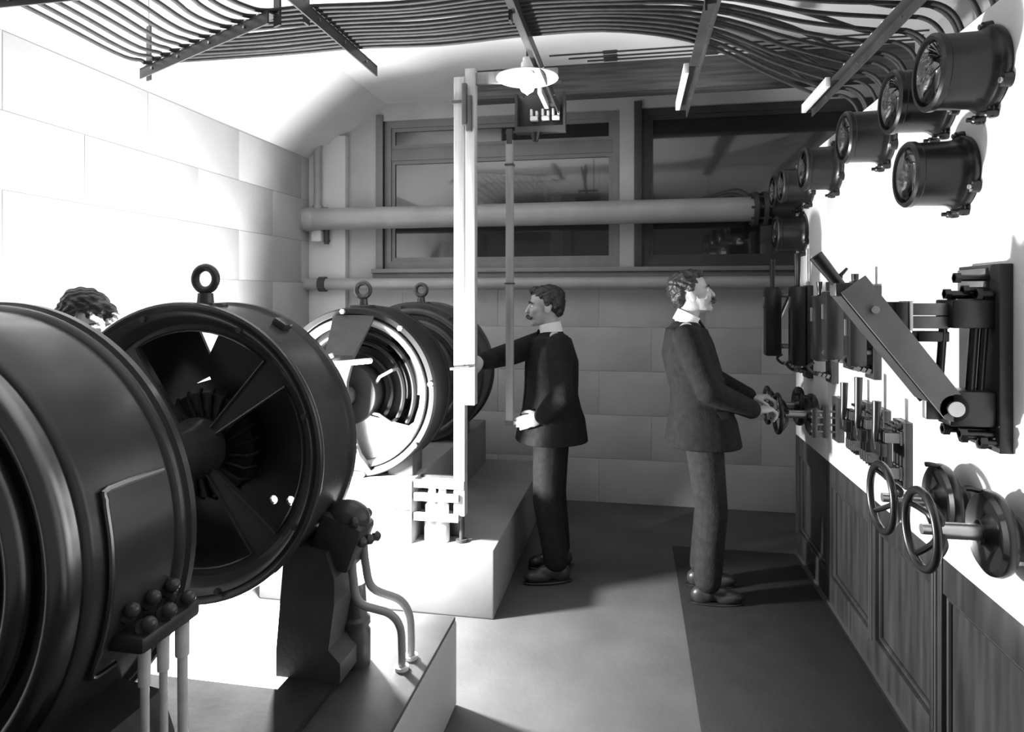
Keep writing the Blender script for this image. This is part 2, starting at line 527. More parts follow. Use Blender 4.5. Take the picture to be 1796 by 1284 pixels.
def cable_bracket(label, p0, p1, uprights, wires_at, strip=()):
    """angle-iron bar from p0 to p1 (far end), upright straps at fractions, cleats under the wires"""
    p0, p1 = Vector(p0), Vector(p1)
    t = thing('cable_bracket', label, 'bracket', (p0+p1)/2, 'angle iron cable brackets under the ceiling')
    d = (p1-p0).normalized(); s = Vector((-d.y, d.x, 0))
    b_ = new()
    bar_between(b_, p0+V(0, 0, -0.020), p1+V(0, 0, -0.020), 0.006, 0.045)
    bar_between(b_, p0+s*0.018+V(0, 0, -0.002), p1+s*0.018+V(0, 0, -0.002), 0.042, 0.006)
    obj('angle_bar', b_, IRON2, t)
    for f, hgt in uprights:
        q = p0.lerp(p1, f)
        b_ = new()
        box(b_, q+V(0, 0, hgt/2-0.03)+s*0.036, (0.036, 0.008, hgt+0.02), Matrix.Rotation(math.atan2(d.y, d.x), 3, 'Z'))
        u_ = obj('upright_strap', b_, IRON2, t)
        zt = ZC if q.x > XH else ZH + (q.x-XL)*(ZC-ZH)/(XH-XL)
        if q.z+hgt < zt:
            b_ = new(); cyl(b_, q+V(0, 0, hgt-0.05)+s*0.036, (q.x+s.x*0.036, q.y+s.y*0.036, zt), 0.0035, n=6)
            obj('hanger_rod', b_, PLASTER, u_)
    for w in strip:
        q = p0+d*w
        b_ = new(); box(b_, q+s*0.052+V(0, 0, -0.012), (0.021, 0.022, 0.045), Matrix.Rotation(math.atan2(d.y, d.x), 3, 'Z'), 0.003)
        obj('cleat', b_, PORC, t)
    for w in wires_at:
        q = p0+d*w
        b_ = new(); box(b_, q+s*0.018+V(0, 0, 0.004), (0.020, 0.036, 0.012), Matrix.Rotation(math.atan2(d.y, d.x), 3, 'Z'), 0.003)
        obj('cleat', b_, PORC, t)
    for f in (0.12, 0.35, 0.6, 0.85):
        q = p0.lerp(p1, f)
        b_ = new(); cyl(b_, q+V(0, 0, -0.02)-s*0.008, q+V(0, 0, -0.02)+s*0.008, 0.006, n=6)
        obj('rivet', b_, STEEL, t)
    return t

NW = 12
XW = [-2.075 + 0.068*i for i in range(NW)]                   # columns of the near run, left to right
YW = [2.487 - 0.034*i for i in range(NW)]                    # rows of the cross run, far to near
D0, D1 = V(-2.115, 2.512, ZB), V(-1.25, 2.085, ZB)
dl = (D1-D0).length
cable_bracket('diagonal cable bracket at the left where the cables turn', D0, D1, ((0.0, 0.22), (1.0, 0.30)), [0.04 + 0.078*i for i in range(NW)])
cable_bracket('cable bracket at the top left corner carrying the near end of the cables', (-1.15, 1.81, ZB), (-2.16, 1.81, ZB), ((0.0, 0.3), (1.0, 0.3)), [1.0-(XW[i]+2.16)+0.01 for i in range(NW)])
cable_bracket('short cable bracket above the machines, next to the diagonal one', (-1.09, 1.85, ZB), (-1.09, 2.67, ZB), ((0.33, 0.30),), [YW[i]-1.85 for i in range(NW)] + [0.70, 0.76])
cable_bracket('long cable bracket behind the lit lamp shade', (-0.385, 1.85, ZB), (-0.385, 3.38, ZB), ((0.25, 0.30),), [YW[i]-1.85 for i in range(NW)], [1.22+0.026*i for i in range(10)])
cable_bracket('long cable bracket with a white cleat strip, between lamp and switchboard', (0.272, 1.85, ZB), (0.272, 3.57, ZB), ((0.25, 0.30),), [YW[i]-1.85 for i in range(NW)], [1.06+0.026*i for i in range(22)])
cable_bracket('cable bracket along the top of the switchboard where the cables drop', (0.92, 1.85, ZB), (0.92, 3.68, ZB), ((0.2, 0.30),), [0.3+0.11*i for i in range(9)], [1.36+0.026*i for i in range(17)])

# ------------------------------------------------------------------ cables
Y6 = [3.50 - 0.115*i for i in range(NW)]
def cable(name, pts, r, label, group, k=5):
    b_ = new(); tube(b_, smooth_path(pts, k), r, 8)
    return tag(obj(name, b_, RUBBER, angle=60), label, 'cable', group)
ordn = ['outermost', 'second', 'third', 'fourth', 'fifth', 'sixth', 'seventh', 'eighth', 'ninth', 'tenth', 'eleventh', 'innermost']
for i in range(NW):
    x, y, y6 = XW[i], YW[i], Y6[i]
    z = ZB+0.016
    j = lambda s=0.010: random.uniform(-s, s)
    pts = [(x, -1.3, z+0.02), (x+j(), 0.6, z-0.01), (x, 1.81, z), (x+j(), y-0.16, z-0.012), (x+0.012, y-0.03, z), (x+0.055, y, z),
           (-1.45+j(), y+j(.006), z-0.006) if x < -1.6 else (x+0.12, y, z), (-1.09, y, z), (-0.75, y+j(), z-0.012), (-0.385, y, z),
           (-0.05, y+j(), z-0.012), (0.272, y+(y6-y)*0.22, z), (0.60, y+(y6-y)*0.62+j(), z-0.010), (0.90, y6, z+0.004), (1.02, y6, z-0.01), (1.085, y6, z-0.08),
           (1.10, y6, z-0.22), (1.10, y6, 1.9)]
    cable('cable', pts, 0.0085, 'dark cable, %s of the bent lower row from left to switchboard' % ordn[i], 'ceiling cables, lower row')
NU = 6
ordu = ['farthest', 'second farthest', 'third farthest', 'third nearest', 'second nearest', 'nearest']
for i in range(NU):
    y = 2.50 - 0.072*i; y6 = 3.58 - 0.24*i
    z = ZB+0.075
    j = lambda s=0.012: random.uniform(-s, s)
    pts = [(-0.60+j(.05), y, ZC), (-0.585, y, ZC-0.25), (-0.52, y, z+0.10), (-0.40, y, z+0.01), (-0.05, y+j(.02), z-0.012), (0.272, y+(y6-y)*0.16, z-0.01), (0.60, y+(y6-y)*0.50+j(.03), z-0.02),
           (0.93, y6, z), (1.06, y6, z-0.01), (1.14, y6, z-0.09), (1.155, y6, z-0.25), (1.155, y6, 1.9)]
    cable('upper_cable', pts, 0.0095, 'dark cable dropping from ceiling behind the lamp, %s of its row' % ordu[i], 'ceiling cables, upper row')
for i, y in enumerate((4.30, 4.375, 4.44)):
    b_ = new(); cyl(b_, (-0.55+0.12*i, y, ZC-0.006), (XR, y, ZC-0.006), 0.0055, n=8)
    tag(obj('ceiling_wire', b_, RUBBER), 'thin straight wire on the ceiling, %s the dark beam' % ('farthest from', 'second from', 'closest to')[i], 'wire', 'thin ceiling wires')
    for x in (-0.2, 0.45):
        b_ = new(); bx(b_, x, x+0.09, y-0.02, y+0.02, ZC-0.012, ZC, 0.003)
        obj('clip', b_, IRON2, bpy.context.scene.objects[[o.name for o in COL.objects if o.name.startswith('ceiling_wire')][-1]])

# ------------------------------------------------------------------ pendant lamp
LX, LY, LZ = -0.456, 2.81, 2.545
t = thing('pendant_lamp', 'flat white disc lamp shade with a bulb hanging below the cables', 'lamp', (LX, LY, LZ))
bm = new(); lathe(bm, [(0.03, 0.030), (0.05, 0.022), (0.134, 0.0), (0.135, -0.004), (0.132, -0.003), (0.05, 0.017), (0.03, 0.024)], (LX, LY, LZ), (0, 0, 1), 48)
obj('shade', bm, PORC, t)
bm = new(); lathe(bm, [(0.028, 0.0), (0.028, 0.06), (0.020, 0.07), (0.020, 0.085), (0.0, 0.09)], (LX, LY, LZ), (0, 0, 1), 20)
obj('socket', bm, PORC, t)
bm = new(); lathe(bm, [(0.018, 0.01), (0.020, -0.005), (0.032, -0.03), (0.033, -0.042), (0.026, -0.058), (0.008, -0.070), (0.0, -0.078)], (LX, LY, LZ), (0, 0, 1), 24)
obj('bulb', bm, emit_mat('glowing_bulb', 0.8, 6.0), t)
bm = new(); cyl(bm, (LX, LY, LZ+0.085), (LX, LY, ZC), 0.005, n=8)
obj('cord', bm, RUBBER, t)

# ------------------------------------------------------------------ fuse board at the end of the lamp's bracket, pull rod
t = thing('fuse_board', 'dark hanging fuse board with three white porcelain fuses', 'fuse board', (-0.48, 3.42, 2.44))
bm = new(); bx(bm, -0.615, -0.35, 3.43, 3.445, 2.455, 2.66, 0.003)
obj('board', bm, SLATE, t)
bm = new()
bx(bm, -0.615, -0.603, 3.385, 3.43, 2.455, 2.66); bx(bm, -0.362, -0.35, 3.385, 3.43, 2.455, 2.66); bx(bm, -0.603, -0.362, 3.385, 3.43, 2.455, 2.485)
obj('rim', bm, IRON2, t)
for x in (-0.515, -0.455, -0.40):
    bm = new()
    bx(bm, x-0.020, x+0.020, 3.385, 3.43, 2.515, 2.538, 0.004)
    bx(bm, x-0.020, x-0.008, 3.385, 3.43, 2.540, 2.575, 0.003); bx(bm, x+0.008, x+0.020, 3.385, 3.43, 2.540, 2.565, 0.003)
    obj('fuse_holder', bm, PORC, t)
bm = new(); cyl(bm, (-0.51, 3.41, 2.455), (-0.51, 3.41, 2.41), 0.030, 0.014, n=14)
obj('knob', bm, EBON, t)
bm = new(); bx(bm, -0.395, -0.375, 3.37, 3.44, 2.555, 2.60); bx(bm, -0.58, -0.57, 3.43, 3.44, 2.65, 2.72); bx(bm, -0.58, -0.375, 3.43, 3.44, 2.71, 2.73)
obj('hanger', bm, IRON2, t)
t = thing('pull_rod', 'slim grey wooden rod hanging in front of the outstretched arm', 'rod', (-0.645, 3.40, 0.92))
bm = new(); bx(bm, -0.665, -0.625, 3.385, 3.415, 0.93, 2.42, 0.004)
obj('shaft', bm, WOODG, t)
bm = new(); bx(bm, -0.660, -0.630, 3.380, 3.420, 2.40, 2.475); bx(bm, -0.667, -0.615, 3.395, 3.405, 2.455, 2.470)
obj('top_link', bm, IRON2, t)
bm = new(); bx(bm, -0.669, -0.621, 3.381, 3.419, 2.285, 2.295); bx(bm, -0.668, -0.622, 3.381, 3.419, 0.92, 0.94); bx(bm, -0.669, -0.621, 3.381, 3.419, 1.66, 1.668)
obj('ferrule', bm, IRON2, t)

# ------------------------------------------------------------------ wooden post with terminal rack
t = thing('wooden_post', 'tall pale wooden post beside the far machines, gripped by the man', 'post', (-0.83, 3.22, 0.345))
bm = new(); bx(bm, -0.893, -0.836, 3.19, 3.25, 0.49, 2.70, 0.003)
obj('long_board', bm, WOODP, t)
bm = new(); bx(bm, -0.835, -0.784, 3.192, 3.25, 1.05, 2.74, 0.003)
obj('upper_board', bm, WOODP, t)
bm = new(); bx(bm, -0.80, -0.37, 3.215, 3.24, 2.665, 2.725, 0.003)
obj('top_batten', bm, WOODG, t)
bm = new(); bx(bm, -0.845, -0.82, 3.165, 3.19, 2.45, 2.66, 0.004); bx(bm, -0.825, -0.795, 3.17, 3.192, 2.42, 2.60, 0.004); bx(bm, -0.90, -0.82, 3.18, 3.26, 2.565, 2.58)
obj('iron_strap', bm, IRON2, t)
for z in (0.465, 0.565, 0.632):
    bm = new(); bx(bm, -1.10, -0.865 if z < 0.6 else -0.836, 3.175, 3.192 if z < 0.6 else 3.19, z-0.004, z+0.036, 0.003)
    bx(bm, -1.10, -0.86, 3.19, 3.30, z, z+0.016)
    obj('rack_slat', bm, WOODP, t)
for x in (-1.02, -0.965):
    bm = new(); lathe(bm, [(0, 0.346), (0.038, 0.346), (0.038, 0.44), (0.026, 0.455), (0.026, 0.475), (0.034, 0.49), (0.034, 0.53), (0.02, 0.55), (0.02, 0.63), (0, 0.63)], (x, 3.235, 0), (0, 0, 1), 18)
    obj('insulator', bm, PORC, t)
bm = new(); bx(bm, -1.10, -0.87, 3.302, 3.318, 0.347, 0.66)
obj('back_board', bm, WOODD, t)
bm = new(); cyl(bm, (-0.865, 3.24, 0.345), (-0.865, 3.24, 0.50), 0.012, n=10); cyl(bm, (-0.865, 3.24, 0.345), (-0.865, 3.24, 0.36), 0.03, n=12)
obj('foot_pin', bm, IRON2, t)
bm = new(); cyl(bm, (-0.908, 3.18, 1.232), (-0.81, 3.18, 1.240), 0.008, n=10)
obj('peg', bm, STEEL, t)

# ================================================================== ROTATING MACHINES
AX, AZ = -1.40, 1.10
AC = V(AX, 0, AZ)
def ring_prof(bm, prof, n=96):
    lathe(bm, prof + [prof[0]], AC, (0, 1, 0), n)

def eyebolt(parent, y, ztop):
    bm = new()
    box(bm, (AX, y, ztop+0.004), (0.115, 0.085, 0.018), None, 0.005)
    obj('eyebolt_pad', bm, IRON, parent)
    bm = new()
    cyl(bm, (AX, y, ztop), (AX, y, ztop+0.045), 0.028, 0.024, n=20)
    torus(bm, (AX, y, ztop+0.092), 0.038, 0.0135, (0, 1, 0), 32, 12)
    obj('eyebolt', bm, IRON, parent)

def bolts(parent, R, y0, y1, k, r=0.011, a0=0.0, m=None):
    for i in range(k):
        a = a0 + 2*PI*i/k
        c = AC + V(R*math.cos(a), 0, R*math.sin(a))
        bm = new(); cyl(bm, c+V(0, y0, 0), c+V(0, y1, 0), r, n=6)
        obj('bolt', bm, m or IRON2, parent)

def foot(parent, side, y0, y1, zf):
    """cast foot from the frame down to the plinth"""
    bm = new()
    x0, x1 = AX+side*0.30, AX+side*0.47
    prof = [(x0, 0.80), (x1-side*0.03, 0.78), (x1, 0.70), (x1, 0.62), (x1-side*0.02, zf+0.10), (x1+side*0.02, zf+0.06), (x1+side*0.02, zf), (x0-side*0.03, zf), (x0-side*0.03, zf+0.08)]
    a = [bm.verts.new((p[0], y0, p[1])) for p in prof]
    b = [bm.verts.new((p[0], y1, p[1])) for p in prof]
    bm.faces.new(a); bm.faces.new(b[::-1])
    for i in range(len(prof)): bm.faces.new((a[i], b[i], b[(i+1) % len(prof)], a[(i+1) % len(prof)]))
    obj('foot', bm, IRON2, parent, smooth=False)

# ---- machine 1 : nearest, closed end bell with concentric ribs
m1 = thing('motor', 'large dark machine at the left edge with concentric ribs on its end', 'motor', (AX, 1.1, 0.346))
bm = new()
ring_prof(bm, [(0.40, 1.262), (0.470, 1.262), (0.480, 1.256), (0.480, 1.240), (0.472, 1.234), (0.474, 1.226), (0.470, 1.216), (0.462, 1.210), (0.462, 1.01), (0.458, 0.995), (0.445, 0.985), (0.40, 0.985)])
obj('frame', bm, IRON, m1)
def ribbed_bell(yf, ydir, R, hub_y, ribs):
    """profile of a ribbed end bell, from the rim to the hub"""
    p = [(R, yf)]
    r = R-0.02
    for rr in ribs:
        base = lambda q: yf - 0.045*(1-(q/R)**2)
        for dq, dh in ((0.027, 0.0), (0.0265, -0.014), (0.024, -0.026), (0.019, -0.034), (0.011, -0.039), (0.002, -0.040), (-0.008, -0.036), (-0.015, -0.026), (-0.020, -0.012), (-0.024, 0.0)):
            p.append((rr+dq, base(rr+dq)+dh*ydir))
    p += [(0.16, hub_y+0.055), (0.13, hub_y+0.035), (0.12, hub_y+0.005), (0.11, hub_y), (0.0, hub_y)]
    return p
bm = new(); lathe(bm, ribbed_bell(0.99, 1, 0.455, 0.88, [0.425, 0.355, 0.285, 0.225]), AC, (0, 1, 0), 96)
obj('end_bell', bm, BELL, m1)
bm = new(); lathe(bm, [(0.40, 1.25), (0.38, 1.275), (0.20, 1.30), (0.10, 1.33), (0.10, 1.36), (0.0, 1.36)], AC, (0, 1, 0), 64)
obj('rear_bell', bm, IRON, m1)
# hatch plate on the barrel
def cyl_patch(bm, R0, R1, a0, a1, y0, y1, n=14):
    g = []
    for R in (R0, R1):
        g.append([[bm.verts.new(AC + V(R*math.cos(a0+(a1-a0)*i/n), y, R*math.sin(a0+(a1-a0)*i/n))) for i in range(n+1)] for y in (y0, y1)])
    for i in range(n):
        bm.faces.new((g[1][0][i], g[1][0][i+1], g[1][1][i+1], g[1][1][i]))
        bm.faces.new((g[0][0][i], g[0][0][i+1], g[0][1][i+1], g[0][1][i]))
        for k in (0, 1): bm.faces.new((g[0][k][i], g[0][k][i+1], g[1][k][i+1], g[1][k][i]))
    for i in (0, n): bm.faces.new((g[0][0][i], g[0][1][i], g[1][1][i], g[1][0][i]))
bm = new(); cyl_patch(bm, 0.458, 0.469, math.radians(-27), math.radians(17), 1.035, 1.195)
h = obj('hatch', bm, IRON, m1)
def on_barrel(R, deg, y): return AC + V(R*math.cos(math.radians(deg)), y, R*math.sin(math.radians(deg)))
bm = new()
pts = [on_barrel(0.470, 17, 1.19), on_barrel(0.470, 17, 1.05), on_barrel(0.470, 15, 1.038)] + [on_barrel(0.470, d, 1.035) for d in range(12, -25, -5)] + [on_barrel(0.470, -26, 1.04), on_barrel(0.470, -27, 1.06), on_barrel(0.470, -27, 1.10)]
tube(bm, smooth_path(pts, 3), 0.006, 8)
obj('hatch_edge', bm, BELL, h)
# terminal block with bushings and conduits
bm = new(); bx(bm, -0.975, -0.888, 1.06, 1.225, 0.930, 0.962, 0.008)
tb = obj('terminal_block', bm, IRON2, m1)
for iy, y in enumerate((1.08, 1.135, 1.19)):
    for x, z in ((-0.950, 0.985), (-0.914, 0.962)):
        bm = new(); lathe(bm, [(0, -0.03), (0.010, -0.03), (0.010, 0), (0.016, 0), (0.0175, 0.010), (0.012, 0.018), (0.015, 0.025), (0.014, 0.032), (0.010, 0.038), (0.005, 0.041), (0.0, 0.0415)], (x, y+0.01, z), (0.75, -0.25, 0.6), 16)
        obj('bushing', bm, IRON, tb)
for y, r in ((1.085, 0.008), (1.135, 0.008), (1.19, 0.0105)):
    bm = new()
    tube(bm, [(-0.905, y, 0.935), (-0.903, y, 0.72), (-0.900, y+0.004, 0.50), (-0.895, y, 0.346)], r, 10)
    lathe(bm, [(r, -0.07), (r+0.003, -0.068), (r+0.0035, 0.0), (r, 0.0)], (-0.905, y, 0.93), (0, 0, 1), 12)
    obj('conduit', bm, CONDUIT, m1)
for s in (-1, 1): foot(m1, s, 1.03, 1.20, 0.375)
eyebolt(m1, 1.12, AZ+0.458)

# ---- machine 2 : open end shield towards the camera
m2 = thing('generator', 'big round dark machine with an eyebolt, second from the left edge', 'generator', (AX, 1.96, 0.346))
bm = new()
ring_prof(bm, [(0.405, 1.885), (0.425, 1.850), (0.436, 1.836), (0.446, 1.830), (0.452, 1.838), (0.458, 1.836), (0.466, 1.828), (0.474, 1.832), (0.477, 1.842), (0.474, 1.856), (0.464, 1.862), (0.464, 2.06), (0.474, 2.068), (0.474, 2.092), (0.464, 2.098), (0.405, 2.098)])
obj('frame', bm, IRON, m2)
def tri_open(ang, r0=0.085, r1=0.385, half=37):
    a = math.radians(ang); h = math.radians(half)
    loop = []
    for k in range(7):                                          # rounded apex towards the hub
        b = a + h*(1.6*(k/6)-0.8)*1.25
        loop.append((r0*1.02*math.cos(b), r0*1.02*math.sin(b)))
    for k in range(13):
        b = a + h - 2*h*k/12
        loop.append((r1*math.cos(b), r1*math.sin(b)))
    return loop
bm = new()
plate(bm, circle2(0.41, 72), [tri_open(a) for a in (-4, 86, 176, 266)], 0.022, lambda a, b, d: AC + V(a, 1.905+d, b))
es = obj('end_shield', bm, IRON, m2, angle=30)
for a in (-4, 86, 176, 266):
    l = [AC + V(p[0], 1.893, p[1]) for p in tri_open(a)]
    bm = new(); tube(bm, l, 0.005, 6, closed=True)
    obj('opening_lip', bm, IRON, es)
bm = new(); lathe(bm, [(0.0, 1.72), (0.058, 1.72), (0.065, 1.735), (0.065, 1.78), (0.072, 1.79), (0.080, 1.86), (0.10, 1.90), (0.10, 1.92)], AC, (0, 1, 0), 40)
obj('bearing_hub', bm, IRON, m2)
bm = new()
lathe(bm, [(0.034, 1.36), (0.034, 1.56), (0.060, 1.562), (0.064, 1.575), (0.062, 1.592), (0.050, 1.596), (0.050, 1.608), (0.066, 1.612), (0.070, 1.63), (0.066, 1.648), (0.046, 1.652), (0.044, 1.665), (0.058, 1.668), (0.060, 1.69), (0.05, 1.70), (0.036, 1.705), (0.036, 1.74)], AC, (0, 1, 0), 40)
obj('shaft_coupling', bm, STEEL, m2)
bm = new(); lathe(bm, [(0.0, 1.945), (0.13, 1.945), (0.175, 1.955), (0.175, 2.03), (0.12, 2.045), (0.0, 2.045)], AC, (0, 1, 0), 48)
ro = obj('rotor', bm, DARKC, m2)
for k in range(24):
    a = 2*PI*k/24
    bm = new(); tube(bm, [AC+V(0.10*math.cos(a), 1.940, 0.10*math.sin(a)), AC+V(0.165*math.cos(a+.1), 1.945, 0.165*math.sin(a+.1)), AC+V(0.185*math.cos(a+.16), 1.975, 0.185*math.sin(a+.16))], 0.006, 6)
    obj('coil', bm, DARKC, ro)
bm = new()
tri = [(-0.105, 0.370), (-0.028, 0.365), (-0.066, 0.290)]
sliver = [(-0.125, 0.185), (-0.065, 0.213), (-0.06, 0.203)]
plate(bm, circle2(0.41, 72), [tri, sliver, circle2(0.015, 10, (0.18, -0.206)), circle2(0.016, 10, (0.244, -0.206))], 0.012, lambda a, b, d: AC + V(a, 2.075+d, b))
obj('rear_shield', bm, IRON, m2, angle=30)
bolts(m2, 0.440, 1.824, 1.836, 8, 0.010, 0.3)
for s in (-1, 1): foot(m2, s, 1.93, 2.08, 0.375)
eyebolt(m2, 1.955, AZ+0.460)
# lifting lug on the upper right of the barrel
bm = new(); c = on_barrel(0.475, 58, 2.0); box(bm, c, (0.05, 0.05, 0.025), Matrix.Rotation(math.radians(32), 3, 'Y'), 0.006)
obj('oil_cup', bm, IRON, m2)
# terminal housing on the lower right with two bent conduits
bm = new()
box(bm, (-0.945, 2.02, 0.80), (0.15, 0.13, 0.16), Matrix.Rotation(math.radians(20), 3, 'Y'), 0.02)
ell(bm, (-0.925, 2.02, 0.865), (0.075, 0.062, 0.06))
th = obj('terminal_housing', bm, IRON2, m2)
for (x, y, z) in ((-0.865, 1.985, 0.80), (-0.860, 2.03, 0.795), (-0.855, 2.075, 0.79), (-0.885, 1.97, 0.87), (-0.88, 2.06, 0.87)):
    bm = new(); lathe(bm, [(0, 0), (0.016, 0), (0.017, 0.012), (0.010, 0.02), (0, 0.022)], (x, y, z), (1, -0.2, 0.3), 12)
    obj('bolt', bm, IRON2, th)
for pts in ([(-0.90, 1.995, 0.76), (-0.895, 1.995, 0.68), (-0.875, 2.0, 0.60), (-0.80, 2.06, 0.545), (-0.770, 2.085, 0.49), (-0.765, 2.09, 0.42), (-0.765, 2.09, 0.346)],
            [(-0.885, 2.055, 0.77), (-0.88, 2.06, 0.70), (-0.86, 2.07, 0.62), (-0.79, 2.13, 0.56), (-0.762, 2.155, 0.50), (-0.757, 2.16, 0.43), (-0.757, 2.16, 0.346)]):
    bm = new(); tube(bm, smooth_path(pts, 6), 0.0135, 12)
    c = obj('conduit', bm, PIPEM, m2)
    bm = new(); cyl(bm, (pts[-1][0], pts[-1][1], 0.346), (pts[-1][0], pts[-1][1], 0.358), 0.024, n=16)
    obj('floor_collar', bm, CONDUIT, c)
# levelling boot
bm = new(); lathe(bm, [(0, 0.346), (0.050, 0.346), (0.052, 0.36), (0.052, 0.455), (0.046, 0.465), (0.046, 0.478), (0.052, 0.482), (0.052, 0.50), (0.040, 0.51), (0.034, 0.62), (0, 0.62)], (-0.935, 2.10, 0), (0, 0, 1), 24)
obj('levelling_boot', bm, IRON2, m2)

bm = new(); bx(bm, -1.735, -1.09, 0.15, 1.88, 0.3465, 0.368, 0.004)  # dark plate added to give the shaded part of the plinth top its tone
tag(obj('shade_plate', bm, DULL), 'dark plate added for the shade on the plinth between the two rails', 'plate')
# iron rails on the plinth under both foreground machines
for x, w in ((-0.965, 'right-hand iron rail on the plinth under the foreground machines'), (-1.835, 'left-hand iron rail on the plinth under the foreground machines')):
    bm = new(); bx(bm, x-0.125+(0.10 if x < -1.5 else 0), x+0.03+(0.10 if x < -1.5 else 0), 0.15, 2.14, 0.346, 0.375, 0.004)
    tag(obj('bed_rail', bm, DULL), w, 'rail', 'iron rails on the plinth')

# ---- machine 3 : open commutator end
m3 = thing('dynamo', 'round machine with open bright-rimmed end showing brushes, behind the second one', 'dynamo', (AX, 3.3, 0.665))
bm = new()
ring_prof(bm, [(0.385, 3.21), (0.40, 3.19), (0.415, 3.182), (0.43, 3.185), (0.438, 3.195), (0.44, 3.21), (0.44, 3.42), (0.446, 3.425), (0.446, 3.45), (0.36, 3.45), (0.36, 3.24), (0.37, 3.225)])
obj('frame', bm, IRON3, m3)
bm = new(); ring_prof(bm, [(0.352, 3.20), (0.372, 3.175), (0.386, 3.172), (0.392, 3.180), (0.392, 3.22), (0.36, 3.23)])
tag(obj('machined_rim', bm, BRIGHT, m3), 'bright machined inner rim')
bm = new(); ring_prof(bm, [(0.408, 3.176), (0.432, 3.176), (0.436, 3.186), (0.405, 3.186)])
obj('face_flange', bm, IRON3, m3)
bolts(m3, 0.421, 3.160, 3.180, 8, 0.015, 0.13, BRIGHT)
bm = new(); lathe(bm, [(0.37, 3.43), (0.0, 3.43)], AC, (0, 1, 0), 64)
bx(bm, AX-0.05, AX+0.05, 3.42, 3.44, AZ-0.05, AZ+0.05)
obj('rear_shield', bm, DARKC, m3)
for k in range(6):
    a0 = 2*PI*k/6 + 0.25
    bm = new()
    for R0, R1, y0, y1, da in ((0.27, 0.362, 3.26, 3.40, 0.30), (0.25, 0.275, 3.25, 3.41, 0.38)):
        n = 6; g = []
        for R in (R0, R1):
            g.append([[bm.verts.new(AC+V(R*math.cos(a0-da+2*da*i/n), y, R*math.sin(a0-da+2*da*i/n))) for i in range(n+1)] for y in (y0, y1)])
        for i in range(n):
            for q in (0, 1):
                bm.faces.new((g[q][0][i], g[q][0][i+1], g[q][1][i+1], g[q][1][i]))
                bm.faces.new((g[0][q][i], g[0][q][i+1], g[1][q][i+1], g[1][q][i]))
        for i in (0, n): bm.faces.new((g[0][0][i], g[0][1][i], g[1][1][i], g[1][0][i]))
    obj('field_pole', bm, DARKC, m3)
bm = new(); lathe(bm, [(0, 3.10), (0.15, 3.10), (0.155, 3.105), (0.155, 3.235), (0.20, 3.24), (0.235, 3.255), (0.235, 3.41), (0, 3.41)], AC, (0, 1, 0), 64)
obj('armature', bm, DARKC, m3)
bm = new()
for R, y in ((0.200, 3.205), (0.262, 3.215), (0.318, 3.215)):
    ring_prof(bm, [(R-0.010, y-0.012), (R, y-0.018), (R+0.010, y-0.012), (R+0.010, y+0.012), (R-0.010, y+0.012)])
obj('brush_ring', bm, IRON3, m3)
def taper_bar(bm, secs):
    """loft of rectangles: (centre, half width in X, half thickness along n, n)"""
    rings = []
    for c, w, t_, n_ in secs:
        c = Vector(c); n_ = Vector(n_).normalized()
        rings.append([bm.verts.new(c+V(sx*w, 0, 0)+n_*sy*t_) for sx, sy in ((-1, -1), (1, -1), (1, 1), (-1, 1))])
    for A, B in zip(rings[:-1], rings[1:]):
        for i in range(4): bm.faces.new((A[i], A[(i+1) % 4], B[(i+1) % 4], B[i]))
    bm.faces.new(rings[0][::-1]); bm.faces.new(rings[-1])
bm = new()
taper_bar(bm, [((AX, 3.19, AZ+0.40), 0.115, 0.012, (0, 1, 0)), ((AX, 3.17, AZ+0.37), 0.11, 0.012, (0, 1, 0.3)), ((AX, 3.02, AZ+0.20), 0.075, 0.012, (0, 1, -0.7)), ((AX, 2.98, AZ+0.08), 0.06, 0.014, (0, 1, -0.2)), ((AX, 2.975, AZ), 0.06, 0.014, (0, 1, 0))])
taper_bar(bm, [((AX, 2.975, AZ), 0.06, 0.014, (0, 1, 0)), ((AX, 2.99, AZ-0.10), 0.06, 0.014, (0, 1, 0.2)), ((AX, 3.10, AZ-0.30), 0.075, 0.012, (0, 1, 0.5)), ((AX, 3.19, AZ-0.40), 0.10, 0.012, (0, 1, 0.2))])
obj('bearing_arm', bm, IRON2, m3, angle=20)
bm = new(); lathe(bm, [(0, 2.935), (0.045, 2.935), (0.055, 2.945), (0.06, 2.97), (0.065, 3.02), (0.05, 3.10), (0, 3.10)], AC, (0, 1, 0), 32)
obj('bearing', bm, IRON2, m3)
# brush rocker handle and clip
bm = new(); tube(bm, smooth_path([(AX-0.055, 2.99, AZ+0.165), (AX+0.02, 2.98, AZ+0.17), (AX+0.17, 2.99, AZ+0.185)], 6), [0.010]+[0.0135]*10+[0.0135, 0.012], 12)
ell(bm, (AX+0.17, 2.99, AZ+0.185), (0.0135, 0.0135, 0.0135), None, 12, 8)
obj('rocker_handle', bm, LINEN, m3)
bm = new(); tube(bm, smooth_path([(AX-0.02, 2.985, AZ+0.21), (AX-0.055, 2.98, AZ+0.19), (AX-0.055, 2.975, AZ+0.15), (AX-0.03, 2.98, AZ+0.12)], 5), 0.012, 10)
obj('brush_clip', bm, LINEN, m3)
for k in range(6):
    a = 2*PI*k/6 + 0.5
    bm = new()
    tube(bm, [AC+V(0.262*math.cos(a), 3.20, 0.262*math.sin(a)), AC+V(0.262*math.cos(a), 3.12, 0.262*math.sin(a)), AC+V(0.19*math.cos(a), 3.12, 0.19*math.sin(a)), AC+V(0.157*math.cos(a-.1), 3.13, 0.157*math.sin(a-.1))], 0.009, 8)
    obj('brush_holder', bm, COPPER, m3)
